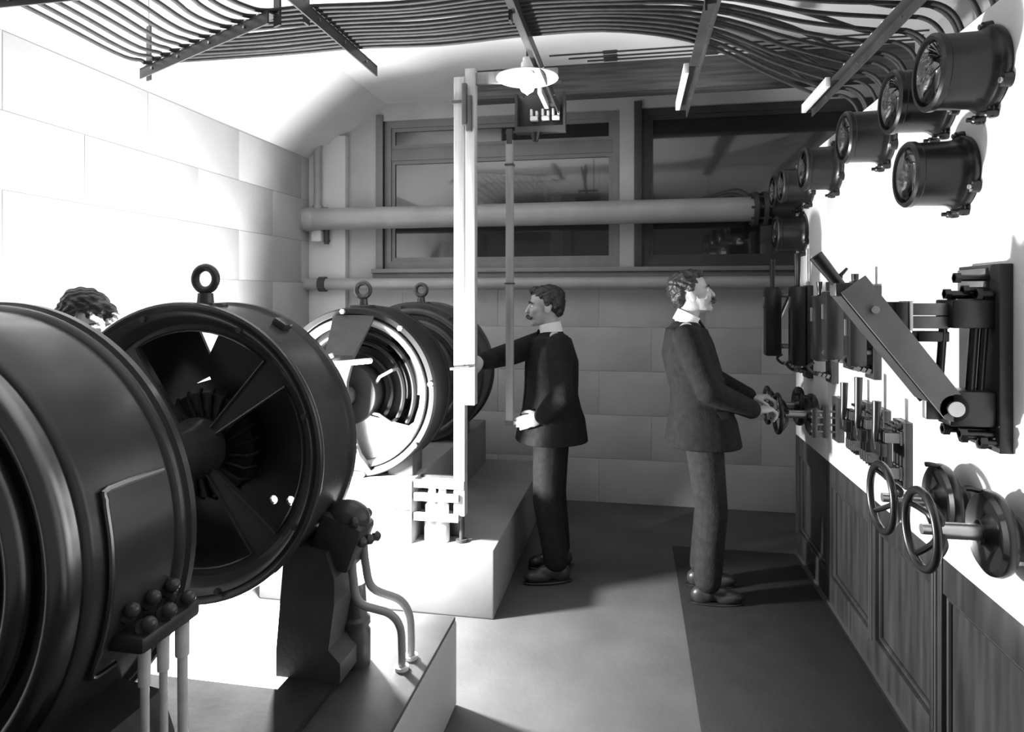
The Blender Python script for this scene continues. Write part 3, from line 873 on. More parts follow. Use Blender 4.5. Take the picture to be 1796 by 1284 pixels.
# polished lower shield : lower segment of a shallow cone
bm = new()
n = 28; top = []; bot = []
def cut_z(dx): return -0.075 - 0.30*dx
inner, outer = [], []
for i in range(n+1):
    dx = -0.345 + 0.69*i/n
    zb = -math.sqrt(max(0.0, 0.352**2 - dx*dx))
    zt = max(min(cut_z(dx), 0.0), zb)
    inner.append((dx, zt)); outer.append((dx, zb))
def sh(dx, dz, off): 
    r = math.hypot(dx, dz)
    return AC + V(dx, 3.085 + 0.11*(r/0.352) + off, dz)
rows = 6
for off in (0.0, 0.006):
    grid = []
    for (dx, zt), (_, zb) in zip(inner, outer):
        grid.append([bm.verts.new(sh(dx, zt+(zb-zt)*q/rows, off)) for q in range(rows+1)])
    for i in range(n):
        for q in range(rows): bm.faces.new((grid[i][q], grid[i+1][q], grid[i+1][q+1], grid[i][q+1]))
    if off == 0.0: g0 = grid
for i in range(n):
    for q in (0, rows): bm.faces.new((g0[i][q], g0[i+1][q], grid[i+1][q], grid[i][q]))
tag(obj('lower_shield', bm, BRIGHT, m3), 'polished plate closing the lower half')
for k in range(3):
    bm = new()
    pts = [V(AX-0.03+0.085*math.cos(2*PI*i/20)+0.01*k, 3.06-0.012*k+0.015*math.sin(2*PI*i/20+k), AZ-0.262+0.014*k+0.026*math.sin(2*PI*i/20)) for i in range(20)]
    tube(bm, pts, 0.0075, 8, closed=True)
    obj('lead_coil', bm, RUBBER, m3)
for s in (-1, 1):
    bm = new(); x0, x1 = sorted((AX+s*0.16, AX+s*0.30)); bx(bm, x0, x1, 3.24, 3.40, 0.664, 0.79, 0.01)
    obj('foot', bm, IRON2, m3)
eyebolt(m3, 3.30, AZ+0.438)
m3.location.x -= 0.025

# ---- machine 4 : farthest, closed bell
m4 = thing('motor', 'farthest dark machine with an eyebolt, half hidden behind the pale post', 'motor', (AX, 4.2, 0.665))
bm = new()
ring_prof(bm, [(0.40, 4.40), (0.455, 4.40), (0.462, 4.39), (0.462, 4.37), (0.45, 4.36), (0.45, 4.09), (0.462, 4.08), (0.462, 4.06), (0.45, 4.045), (0.40, 4.045)])
obj('frame', bm, IRON2, m4)
bm = new(); lathe(bm, ribbed_bell(4.05, 1, 0.445, 3.90, [0.40, 0.33, 0.26, 0.20]), AC, (0, 1, 0), 80)
obj('end_bell', bm, IRON2, m4)
bm = new(); lathe(bm, [(0.42, 4.395), (0.38, 4.43), (0.12, 4.47), (0.0, 4.47)], AC, (0, 1, 0), 64)
obj('rear_bell', bm, IRON2, m4)
bm = new(); cyl(bm, AC+V(0, 3.42, 0), AC+V(0, 3.91, 0), 0.036, n=24)
obj('shaft', bm, STEEL, m4)
bm = new(); lathe(bm, [(0.036, 3.60), (0.085, 3.60), (0.09, 3.61), (0.09, 3.645), (0.086, 3.65), (0.086, 3.655), (0.09, 3.66), (0.09, 3.70), (0.036, 3.71)], AC, (0, 1, 0), 32)
obj('coupling', bm, STEEL, m4)
for s in (-1, 1):
    bm = new(); x0, x1 = sorted((AX+s*0.14, AX+s*0.295)); bx(bm, x0, x1, 4.10, 4.36, 0.664, 0.80, 0.01)
    obj('foot', bm, IRON2, m4)
bolts(m4, 0.43, 4.02, 4.05, 8, 0.012, 0.2)
eyebolt(m4, 4.20, AZ+0.448)

# ================================================================== SWITCHBOARD
XP = 1.0
YS = [1.21, 1.83, 2.45, 3.06, 3.70, 4.38]
ZB0, ZB1 = 0.732, 2.42
sb = thing('switchboard', 'white marble switchboard on a dark panelled wooden base along the right side', 'switchboard', (1.1, 2.8, 0))
for y0, y1 in zip(YS[:-1], YS[1:]):
    bm = new(); bx(bm, XP, XP+0.04, y0+0.0008, y1-0.0008, ZB0, ZB1, 0.0015)
    obj('marble_slab', bm, MARBLE, sb)
    # wooden base : recessed panel, moulding frame
    bm = new(); bx(bm, XP+0.030, XP+0.045, y0, y1, 0.02, ZB0-0.02)
    pn = obj('wood_panel', bm, WOODD, sb)
    bm = new()
    a, b, c, d = y0+0.055, y1-0.055, 0.15, ZB0-0.135
    for (p, q) in (((a, c), (a, d)), ((b, c), (b, d)), ((a, c), (b, c)), ((a, d), (b, d))):
        cyl(bm, (XP+0.026, p[0], p[1]), (XP+0.026, q[0], q[1]), 0.010, n=8)
    obj('panel_moulding', bm, WOODD, pn)
for i, y in enumerate(YS):
    ya, yb = max(y-0.045, YS[0]), min(y+0.045, YS[-1])
    bm = new(); bx(bm, XP+0.004, XP+0.05, ya, yb, 0, ZB0-0.001, 0.003)
    st = obj('stile', bm, WOODD, sb)
    for yy in (y-0.010, y+0.010):
        if ya < yy < yb:
            bm = new(); cyl(bm, (XP+0.004, yy, 0.12), (XP+0.004, yy, ZB0-0.004), 0.0075, n=8)
            obj('bead', bm, WOODD, st)
for z0, z1, o_ in ((ZB0-0.125, ZB0-0.001, 0.0), (0.0, 0.14, -0.004)):
    for y0, y1 in zip(YS[:-1], YS[1:]):
        bm = new(); bx(bm, XP+0.008+o_, XP+0.05, y0+0.045, y1-0.045, z0, z1, 0.003)
        obj('rail', bm, WOODD, sb)
for y in YS:
    yy = min(max(y, YS[0]+0.03), YS[-1]-0.03)
    bm = new(); bx(bm, XP+0.04, XP+0.045, yy-0.025, yy+0.025, 0.0, ZB1); bx(bm, XP+0.045, XP+0.085, yy-0.003, yy+0.003, 0.0, ZB1)
    obj('angle_post', bm, IRON2, sb)
bm = new(); bx(bm, XP+0.04, XP+0.30, YS[-1]-0.03, YS[-1], 0, ZB0, 0.003)
obj('end_panel', bm, WOODD, sb)

def W(o, y, z): return V(-o, y, z)                        # local frame of a board-mounted thing: o = distance out of the board

# ------------------------------------------------------------------ meters
def make_meter():
    t = thing('panel_meter', '', 'meter', (0, 0, 0), 'black round meters on the marble switchboard')
    bm = new()
    lathe(bm, [(0, 0.0), (0.118, 0.0), (0.122, 0.006), (0.122, 0.018), (0.116, 0.026), (0.111, 0.030), (0.107, 0.05), (0.105, 0.140), (0.110, 0.145), (0.110, 0.160), (0.103, 0.167), (0.094, 0.166), (0.094, 0.135), (0.0, 0.135)], (0, 0, 0), (-1, 0, 0), 48)
    obj('case', bm, EBON, t)
    for a in (90, 210, 330):
        ca, sa = math.cos(math.radians(a)), math.sin(math.radians(a))
        bm = new(); cyl(bm, W(0, 0.118*ca, 0.118*sa), W(0.022, 0.118*ca, 0.118*sa), 0.022, 0.019, n=16)
        lg = obj('mounting_lug', bm, EBON, t)
        bm = new(); cyl(bm, W(0.02, 0.124*ca, 0.124*sa), W(0.030, 0.124*ca, 0.124*sa), 0.008, n=8)
        obj('screw', bm, STEEL, lg)
    for y in (-0.035, 0.035):
        bm = new(); lathe(bm, [(0, 0), (0.012, 0), (0.012, 0.03), (0.007, 0.034), (0.007, 0.045), (0, 0.046)], W(0.0, y, -0.132), (-1, 0, 0), 12)
        cyl(bm, W(0.012, y, -0.145), W(0.012, y, -0.10), 0.009, n=10)
        obj('terminal', bm, EBON, t)
    bm = new(); lathe(bm, [(0, 0.136), (0.090, 0.136), (0.090, 0.139), (0, 0.139)], (0, 0, 0), (-1, 0, 0), 40)
    di = obj('dial', bm, DIAL, t)
    bm = new(); box(bm, W(0.142, 0.022, 0.02), (0.002, 0.006, 0.075), Matrix.Rotation(0.8, 3, 'X'))
    obj('needle', bm, EBON, di)
    bm = new(); lathe(bm, [(0.094, 0.150), (0.092, 0.155), (0.085, 0.1605), (0.075, 0.165), (0.06, 0.1695), (0.045, 0.1728), (0.03, 0.1748), (0.015, 0.176), (0.0, 0.1764)], (0, 0, 0), (-1, 0, 0), 40)
    lathe(bm, [(0.094, 0.150), (0.0, 0.150)], (0, 0, 0), (-1, 0, 0), 40)
    bmesh.ops.remove_doubles(bm, verts=bm.verts, dist=1e-5)
    tag(obj('glass', bm, METERGLASS, t, angle=60), 'domed cover glass')
    return t
meters = [
    (2.09, 2.24, 1.0, 'black round meter at the top right, largest in view'),
    (2.38, 2.24, 0.95, 'black round meter, second from the right in the upper row'),
    (2.87, 2.24, 0.95, 'black round meter in the middle of the upper row, standing apart'),
    (3.53, 2.24, 1.0, 'black round meter, fourth from the right in the upper row'),
    (4.03, 2.24, 0.92, 'black round meter, fifth from the right in the upper row'),
    (4.26, 2.24, 0.90, 'black round meter at the far end of the upper row'),
    (2.25, 1.975, 0.93, 'black round meter hanging lower, below the two nearest upper ones'),
    (4.18, 1.975, 0.95, 'black round meter hanging lower at the far end of the board'),
]
proto = make_meter()
for i, (y, z, s, lab) in enumerate(meters):
    o = proto if i == 0 else copy_tree(proto)
    o.location = (XP, y, z); o.scale = (1.0, s, s); o['label'] = lab

# ------------------------------------------------------------------ hand wheels of the rheostats
def make_wheel():
    t = thing('rheostat_wheel', '', 'hand wheel', (0, 0, 0), 'paired hand wheels low on the switchboard')
    R = 0.106
    bm = new()
    lathe(bm, [(0, 0.045), (0.05, 0.045), (0.085, 0.052), (0.095, 0.046), (0.108, 0.050), (0.113, 0.062), (0.110, 0.076), (0.098, 0.084), (0.086, 0.078), (0.05, 0.070), (0.034, 0.085), (0.032, 0.095), (0, 0.095)], (0, 0, 0), (-1, 0, 0), 48)
    obj('disc_wheel', bm, EBON, t)
    bm = new(); lathe(bm, [(0, 0), (0.045, 0), (0.045, 0.010), (0.024, 0.014), (0.022, 0.045), (0.022, 0.20), (0.014, 0.205), (0.014, 0.235), (0, 0.236)], (0, 0, 0), (-1, 0, 0), 24)
    obj('sleeve', bm, STEEL, t)
    bm = new(); torus(bm, W(0.236, 0, 0), R-0.004, 0.0115, (1, 0, 0), 44, 12)
    rim = obj('rim', bm, EBON, t)
    for k in range(4):
        a = 2*PI*k/4 + 0.5
        bm = new()
        tube(bm, smooth_path([W(0.19, 0.018*math.cos(a), 0.018*math.sin(a)), W(0.195, 0.05*math.cos(a), 0.05*math.sin(a)), W(0.215, 0.08*math.cos(a), 0.08*math.sin(a)), W(0.236, 0.100*math.cos(a), 0.100*math.sin(a))], 4), 0.0085, 8)
        obj('spoke', bm, EBON, rim)
    bm = new(); tube(bm, smooth_path([W(0.066, 0.03, 0.100), W(0.10, 0.03, 0.108), W(0.115, 0.03, 0.108)], 3), 0.008, 8)
    obj('stop_pin', bm, EBON, t)
    bm = new(); cyl(bm, W(0, 0.07, -0.05), W(0.05, 0.07, -0.05), 0.007, n=8); cyl(bm, W(0, -0.07, -0.05), W(0.05, -0.07, -0.05), 0.007, n=8)
    obj('stand_off', bm, STEEL, t)
    return t
wheels = [
    (1.95, 0.963, 'paired hand wheels nearest the right edge of the picture'),
    (2.236, 0.963, 'paired hand wheels just behind the nearest pair, below the switches'),
    (3.75, 0.963, 'paired hand wheels gripped by the man at the switchboard'),
    (4.03, 0.963, 'paired hand wheels at the far end of the board, beyond the gripped ones'),
]
proto = make_wheel()
for i, (y, z, lab) in enumerate(wheels):
    o = proto if i == 0 else copy_tree(proto)
    o.location = (XP, y, z); o['label'] = lab
    o.rotation_euler = (0.35*i, 0, 0)

# ------------------------------------------------------------------ knife switches
def knife_switch(y, z0, z1, hw, poles, label, handle=(0.09, 0.13), group='knife switches on the marble board'):
    t = thing('knife_switch', label, 'switch', (XP, y, z0), group)
    L = lambda o, yy, z: V(XP-o, y+yy, z)
    bm = new(); bx(bm, XP-0.026, XP, y-hw, y+hw, z0, z1, 0.003)
    obj('base', bm, SLATE, t)
    zc0, zc1 = z0+0.055, z1-0.06
    ys = [(-hw+0.03)+(2*hw-0.06)*k/max(1, poles-1) if poles > 1 else 0 for k in range(poles)]
    for yy in ys:
        bm = new()
        for dy in (-0.009, 0.009):
            box(bm, L(0.055, yy+dy, zc1), (0.06, 0.004, 0.036))
        box(bm, L(0.030, yy, zc1), (0.012, 0.03, 0.05))
        obj('jaw', bm, COPPER, t)
        bm = new()
        for dy in (-0.009, 0.009):
            box(bm, L(0.055, yy+dy, zc0), (0.06, 0.004, 0.040))
        box(bm, L(0.030, yy, zc0), (0.012, 0.03, 0.05)); cyl(bm, L(0.07, yy-0.016, zc0), L(0.07, yy+0.016, zc0), 0.007, n=8)
        obj('hinge', bm, COPPER, t)
        bm = new(); box(bm, L(0.072, yy, (zc0+zc1)/2), (0.026, 0.011, zc1-zc0+0.05), None, 0.002)
        obj('blade', bm, EBON, t)
        bm = new(); lathe(bm, [(0, 0), (0.012, 0), (0.012, 0.02), (0.006, 0.022), (0.006, 0.04), (0, 0.04)], L(0.024, yy, z0+0.018), (-1, 0, 0), 10)
        lathe(bm, [(0, 0), (0.012, 0), (0.012, 0.02), (0.006, 0.022), (0.006, 0.04), (0, 0.04)], L(0.024, yy, z1-0.018), (-1, 0, 0), 10)
        obj('stud', bm, EBON, t)
    bm = new(); box(bm, L(0.095, 0, zc1-0.045), (0.026, 2*hw-0.02, 0.05), None, 0.004)
    obj('crossbar', bm, EBON, t)
    o_, hl = handle
    bm = new()
    tube(bm, smooth_path([L(0.10, 0, zc1-0.05), L(0.106, 0, zc1-0.01), L(0.103, 0, zc1+0.04), L(0.101, 0, zc1+hl)], 5), [0.010, 0.0095, 0.009, 0.009, 0.0095, 0.010, 0.011, 0.012, 0.013, 0.0135, 0.014, 0.0145, 0.015, 0.0155, 0.016, 0.0165], 12)
    obj('handle', bm, EBON, t)
    return t
knife_switch(2.68, 0.885, 1.130, 0.060, 3, 'knife switch nearest the ringed hand wheels, lowest handle of three')
knife_switch(2.885, 0.895, 1.140, 0.060, 3, 'middle knife switch of the three lower ones, tallest handle', (0.085, 0.185))
knife_switch(3.07, 0.900, 1.140, 0.055, 3, 'knife switch at the far end of the three lower ones', (0.075, 0.14))

# small instrument switch with two bars, by the gripped wheels
t = thing('bar_switch', 'small switch with two upright bars on a slate plate beside the hand wheels', 'switch', (XP, 3.46, 0.885))
bm = new(); bx(bm, XP-0.03, XP, 3.41, 3.51, 0.885, 1.10, 0.003)
obj('base', bm, SLATE, t)
for o_, z0, z1 in ((0.075, 0.90, 1.06), (0.125, 0.90, 1.045)):
    bm = new(); bx(bm, XP-o_-0.012, XP-o_+0.012, 3.44, 3.465, z0, z1, 0.003)
    obj('bar', bm, EBON, t)
for z in (0.93, 0.965, 1.0, 1.03):
    bm = new(); cyl(bm, (XP-0.02, 3.452, z), (XP-0.14, 3.452, z), 0.006, n=8)
    obj('pin', bm, COPPER, t)

# ------------------------------------------------------------------ circuit breakers (upper row)
def breaker(y, z0, z1, hw, boxo, boxz, label, hl=0.16, two=False):
    t = thing('circuit_breaker', label, 'circuit breaker', (XP, y, z0), 'circuit breakers in the middle of the board')
    L = lambda o, yy, z: V(XP-o, y+yy, z)
    bm = new(); bx(bm, XP-0.030, XP, y-hw, y+hw, z0, z1, 0.003)
    obj('base', bm, SLATE, t)
    o0, o1 = boxo; b0, b1 = boxz
    bm = new(); bx(bm, XP-o1, XP-o0, y-hw*0.85, y+hw*0.85, b0, b1, 0.012)
    bd = obj('coil_box', bm, EBON, t)
    bm = new(); bx(bm, XP-o1-0.012, XP-o1+0.004, y-hw*0.4, y-hw*0.2, b1-0.13, b1-0.06, 0.002); 
    obj('trip_tab', bm, COPPER, bd)
    for z in (b0+0.06, b1-0.05):
        bm = new(); cyl(bm, L(0.02, -hw*0.4, z), L(o0+0.02, -hw*0.4, z), 0.013, n=12); cyl(bm, L(0.02, hw*0.4, z), L(o0+0.02, hw*0.4, z), 0.013, n=12)
        obj('stud', bm, COPPER, t)
    for dy in (-hw*0.6, hw*0.6):
        bm = new(); p0, p1 = L(0.04, dy, b1-0.02), L(o0+0.01, dy, (b0+b1)/2)
        tube(bm, [p0, p0.lerp(p1, .5), p1], 0.008, 6)
        obj('toggle_link', bm, STEEL, t)
    for dy in ((-hw*0.35, hw*0.35) if two else (0,)):
        bm = new()
        tube(bm, [L((o0+o1)/2, dy, b1-0.02), L((o0+o1)/2, dy, b1+0.03), L((o0+o1)/2, dy, b1+hl*0.5), L((o0+o1)/2, dy, b1+hl)], [0.009, 0.009, 0.012, 0.015], 12)
        obj('handle', bm, EBON, t)
    bm = new()
    for k in range(3):
        box(bm, L(0.045+0.02*k, 0, z0+0.035+0.004*k), (0.014, 2*hw*0.8, 0.02), Matrix.Rotation(0.5, 3, 'Y'))
    obj('contact_brush', bm, COPPER, t)
    bm = new(); tube(bm, smooth_path([L(0.03, 0, z0+0.05), L(0.09, 0, z0+0.04), L(0.13, 0, z0+0.075), L(0.10, 0, z0+0.10)], 4), 0.008, 8)
    obj('hook', bm, IRON2, t)
    return t
breaker(4.29, 1.14, 1.66, 0.050, (0.11, 0.205), (1.23, 1.655), 'circuit breaker at the far end of the board, standing out most', 0.17, True)
breaker(4.03, 1.13, 1.66, 0.060, (0.032, 0.112), (1.20, 1.655), 'circuit breaker with a tall handle, second from the far end', 0.19, True)
breaker(3.56, 1.16, 1.67, 0.060, (0.04, 0.11), (1.27, 1.60), 'circuit breaker in the middle of the row, on the longest slate base', 0.07)
breaker(3.28, 1.26, 1.66, 0.055, (0.05, 0.13), (1.30, 1.62), 'circuit breaker just beyond the big slanting lever', 0.05)
breaker(2.98, 1.25, 1.64, 0.055, (0.05, 0.12), (1.30, 1.56), 'circuit breaker partly hidden behind the big slanting lever', 0.13)

# ------------------------------------------------------------------ main breaker with the big lever
t = thing('main_breaker', 'large main switch with a long slanting grey lever near the right edge', 'circuit breaker', (XP, 2.08, 1.17))
bm = new(); bx(bm, XP-0.034, XP, 1.974, 2.20, 1.169, 1.682, 0.003)
obj('base', bm, SLATE, t)
bm = new(); bx(bm, XP-0.042, XP-0.032, 2.03, 2.19, 1.55, 1.672, 0.002)
obj('back_plate', bm, COPPER, t)
bm = new(); bx(bm, XP-0.14, XP-0.03, 1.995, 2.10, 1.505, 1.585, 0.006)
obj('upper_contact_block', bm, EBON, t)
for k in range(2):
    bm = new(); bx(bm, XP-0.235, XP-0.135, 2.02, 2.085, 1.503+0.037*k, 1.537+0.037*k, 0.002)
    obj('contact_bar', bm, COPPER, t)
bm = new(); bx(bm, XP-0.275, XP-0.237, 2.015, 2.09, 1.500, 1.578, 0.002)
obj('arcing_tip', bm, EBON, t)
bm = new(); bx(bm, XP-0.24, XP-0.232, 2.01, 2.095, 1.497, 1.581, 0.001)
obj('contact_edge', bm, PORC, t)
bm = new(); bx(bm, XP-0.15, XP-0.03, 1.985, 2.07, 1.235, 1.335, 0.010)
obj('hinge_block', bm, EBON, t)
bm = new(); bx(bm, XP-0.19, XP-0.14, 2.035, 2.065, 1.245, 1.315, 0.006)
obj('hinge_ear', bm, COPPER, t)
for o_, y, r in ((0.155, 2.04, 0.011), (0.085, 2.02, 0.012), (0.062, 2.015, 0.010)):
    bm = new(); cyl(bm, (XP-o_, y, 1.33), (XP-o_+0.012, y, 1.51), r, n=12)
    obj('tension_rod', bm, EBON, t)
bm = new(); bx(bm, XP-0.21, XP-0.13, 2.03, 2.08, 1.465, 1.495, 0.004)
obj('lower_jaw', bm, EBON, t)
for (o_, y, z) in ((0.10, 2.03, 1.61), (0.125, 2.05, 1.595), (0.145, 2.03, 1.60), (0.12, 2.03, 1.645), (0.08, 2.0, 1.60)):
    bm = new(); cyl(bm, (XP-0.04, y, z), (XP-o_, y, z), 0.010, n=10); cyl(bm, (XP-o_+0.014, y, z), (XP-o_, y, z), 0.016, n=6)
    obj('nut_stud', bm, EBON, t)
for (o_, y, z) in ((0.15, 2.03, 1.222), (0.12, 2.0, 1.215), (0.10, 2.04, 1.20), (0.075, 1.99, 1.195), (0.06, 2.03, 1.185), (0.125, 2.05, 1.225)):
    bm = new(); cyl(bm, (XP-0.03, y, z), (XP-o_, y, z), 0.009, n=10); cyl(bm, (XP-o_+0.016, y, z), (XP-o_, y, z), 0.017, n=6)
    obj('nut_stud', bm, EBON if o_ > 0.07 else STEEL, t)
# the lever: channel bar in the X-Z plane
P0, P1 = V(0.862, 2.02, 1.286), V(0.605, 2.02, 1.628)
d = (P1-P0).normalized(); nrm = V(d.z, 0, -d.x)                # nrm points up and towards the board
def lev(bm, s0, s1, n0, n1, m0, m1, y0, y1):
    vs = []
    for y in (y0, y1):
        vs.append([bm.verts.new(V(P.x, y, P.z)+nrm*k) for P, k in ((P0+d*s0, n0), (P0+d*s1, m0), (P0+d*s1, m1), (P0+d*s0, n1))])
    bm.faces.new(vs[0]); bm.faces.new(vs[1][::-1])
    for i in range(4): bm.faces.new((vs[0][i], vs[0][(i+1) % 4], vs[1][(i+1) % 4], vs[1][i]))
bm = new()
LL = (P1-P0).length
lev(bm, 0.0, LL, -0.036, 0.036, -0.040, 0.040, 1.985, 1.993)
cyl(bm, V(P0.x, 1.985, P0.z), V(P0.x, 1.993, P0.z), 0.0365, n=28)
lv = tag(obj('lever', bm, LEVERM, t), 'broad grey lever plate')
bm = new(); lev(bm, 0.05, LL-0.01, -0.040, -0.032, -0.044, -0.034, 1.993, 2.085); lev(bm, 0.03, LL-0.01, -0.036, 0.036, -0.040, 0.040, 2.085, 2.093)
obj('lever_channel', bm, IRON2, t)
bm = new(); cyl(bm, V(P0.x, 1.975, P0.z), V(P0.x, 2.07, P0.z), 0.015, n=16); cyl(bm, V(P0.x, 1.972, P0.z), V(P0.x, 1.985, P0.z), 0.021, n=20)
obj('pivot_bolt', bm, STEEL, lv)
q = P0 + d*(LL-0.09)
bm = new(); cyl(bm, V(q.x, 1.972, q.z), V(q.x, 1.988, q.z), 0.011, n=10)
obj('cap_screw', bm, STEEL, lv)
g0 = P1 + d*-0.015 + V(0, 0, 0) - nrm*0.022
bm = new(); bx(bm, P1.x-0.045, P1.x+0.035, 1.99, 2.05, P1.z-0.035, P1.z+0.004, 0.006)
obj('lever_head', bm, IRON2, t)
bm = new(); tube(bm, [g0+V(0, 0, 0), g0+d*0.03, g0+d*0.10, g0+d*0.135], [0.015, 0.016, 0.019, 0.020], 18)
obj('grip', bm, EBON, lv)
bm = new(); tube(bm, [g0+d*0.03, g0+d*0.05+nrm*0.02, g0+d*0.055+nrm*0.045], [0.007, 0.006, 0.004], 8)
obj('latch_trigger', bm, IRON2, lv)

# ================================================================== PEOPLE
def basis(f):
    f = Vector((f[0], f[1], 0)).normalized()
    return f, Vector((f.y, -f.x, 0)), V(0, 0, 1)              # forward, right, up

def head(bm, c, f, up):
    """head around centre c (mid height), f forward, up"""
    f = Vector(f).normalized(); s = Vector(f).cross(Vector(up)).normalized(); u = s.cross(f).normalized()
    M = Matrix((f, s, u)).transposed()                        # local x fwd, y right, z up
    def E(p, r, rot=None):
        R = M if rot is None else M @ rot
        ell(bm, Vector(c)+M @ Vector(p), r, R, 20, 14)
    E((-0.012, 0, 0.036), (0.096, 0.076, 0.082))
    E((0.030, 0, -0.030), (0.064, 0.060, 0.082))
    E((0.046, 0, -0.080), (0.038, 0.042, 0.030))
    E((0.072, 0, -0.094), (0.019, 0.022, 0.018))
    E((-0.005, 0, -0.050), (0.060, 0.060, 0.060))
    E((0.078, 0, 0.022), (0.016, 0.044, 0.011))
    for y in (-1, 1):
        E((0.062, y*0.040, -0.022), (0.026, 0.020, 0.022))
        E((-0.006, y*0.076, -0.012), (0.020, 0.009, 0.032), Matrix.Rotation(-0.2, 3, 'Y'))
    cyl(bm, Vector(c)+M @ V(0.086, 0, 0.014), Vector(c)+M @ V(0.108, 0, -0.028), 0.008, 0.012, 12)
    E((0.106, 0, -0.030), (0.013, 0.014, 0.010))
    E((0.090, 0, -0.058), (0.010, 0.024, 0.007)); E((0.087, 0, -0.070), (0.010, 0.020, 0.007))
    return M

def hand(bm, wrist, d, pn, curl, right=True, size=1.0, spread=0.0, thumb_out=0.6):
    """wrist point, d direction of the hand, pn palm normal (side the fingers curl to)"""
    d = Vector(d).normalized(); pn = Vector(pn); pn = (pn - d*pn.dot(d)).normalized()
    s = d.cross(pn).normalized() * (1 if right else -1)       # towards the thumb
    M = Matrix((d, s, pn)).transposed()
    w = Vector(wrist)
    ell(bm, w+d*0.045*size, (0.055*size, 0.040*size, 0.017*size), M, 18, 12)
    ell(bm, w+d*0.075*size, (0.024*size, 0.040*size, 0.013*size), M, 16, 10)
    lens = [(0.040, 0.026, 0.020), (0.045, 0.030, 0.022), (0.042, 0.027, 0.021), (0.033, 0.021, 0.018)]
    for k, seg in enumerate(lens):
        off = (0.030 - 0.020*k)*size
        p = w + d*(0.086-0.004*abs(k-1.2))*size + s*off
        ang = 0.0
        dirv = d.copy()
        capsule(bm, w+d*0.05*size+s*off*0.8, 0.011*size, p, 0.0098*size, 10)
        for j, L in enumerate(seg):
            ang += curl*(0.75, 1.0, 0.8)[j]
            v = d*math.cos(ang) + pn*math.sin(ang) + s*spread*(1.5-k)*0.1
            q = p + v.normalized()*L*size
            capsule(bm, p, (0.0095, 0.0088, 0.0080)[j]*size, q, (0.0088, 0.0080, 0.0072)[j]*size, 10)
            p = q
    p = w + d*0.022*size + s*0.026*size + pn*0.006
    v1 = (d*0.75 + s*thumb_out + pn*0.35).normalized()
    q = p + v1*0.040*size; capsule(bm, p, 0.014*size, q, 0.011*size, 10)
    v2 = (d*0.9 + s*thumb_out*0.3 + pn*(0.3+curl*0.6)).normalized()
    r = q + v2*0.030*size; capsule(bm, q, 0.0108*size, r, 0.0098*size, 10)
    v3 = (d*0.9 + pn*(0.4+curl*0.9) - s*0.1).normalized()
    capsule(bm, r, 0.0098*size, r+v3*0.024*size, 0.0080*size, 10)

def loft(bm, rings, n=28):
    """rings: (centre, forward vec, side vec, half depth, half width, squareness)"""
    R = []
    for c, f, s, dp, wd in rings:
        R.append([bm.verts.new(Vector(c) + Vector(f)*dp*math.copysign(abs(math.cos(a))**0.85, math.cos(a)) + Vector(s)*wd*math.copysign(abs(math.sin(a))**0.85, math.sin(a))) for a in [2*PI*i/n for i in range(n)]])
    for A, B in zip(R[:-1], R[1:]):
        for i in range(n): bm.faces.new((A[i], A[(i+1) % n], B[(i+1) % n], B[i]))
    bm.faces.new(R[0][::-1]); bm.faces.new(R[-1])

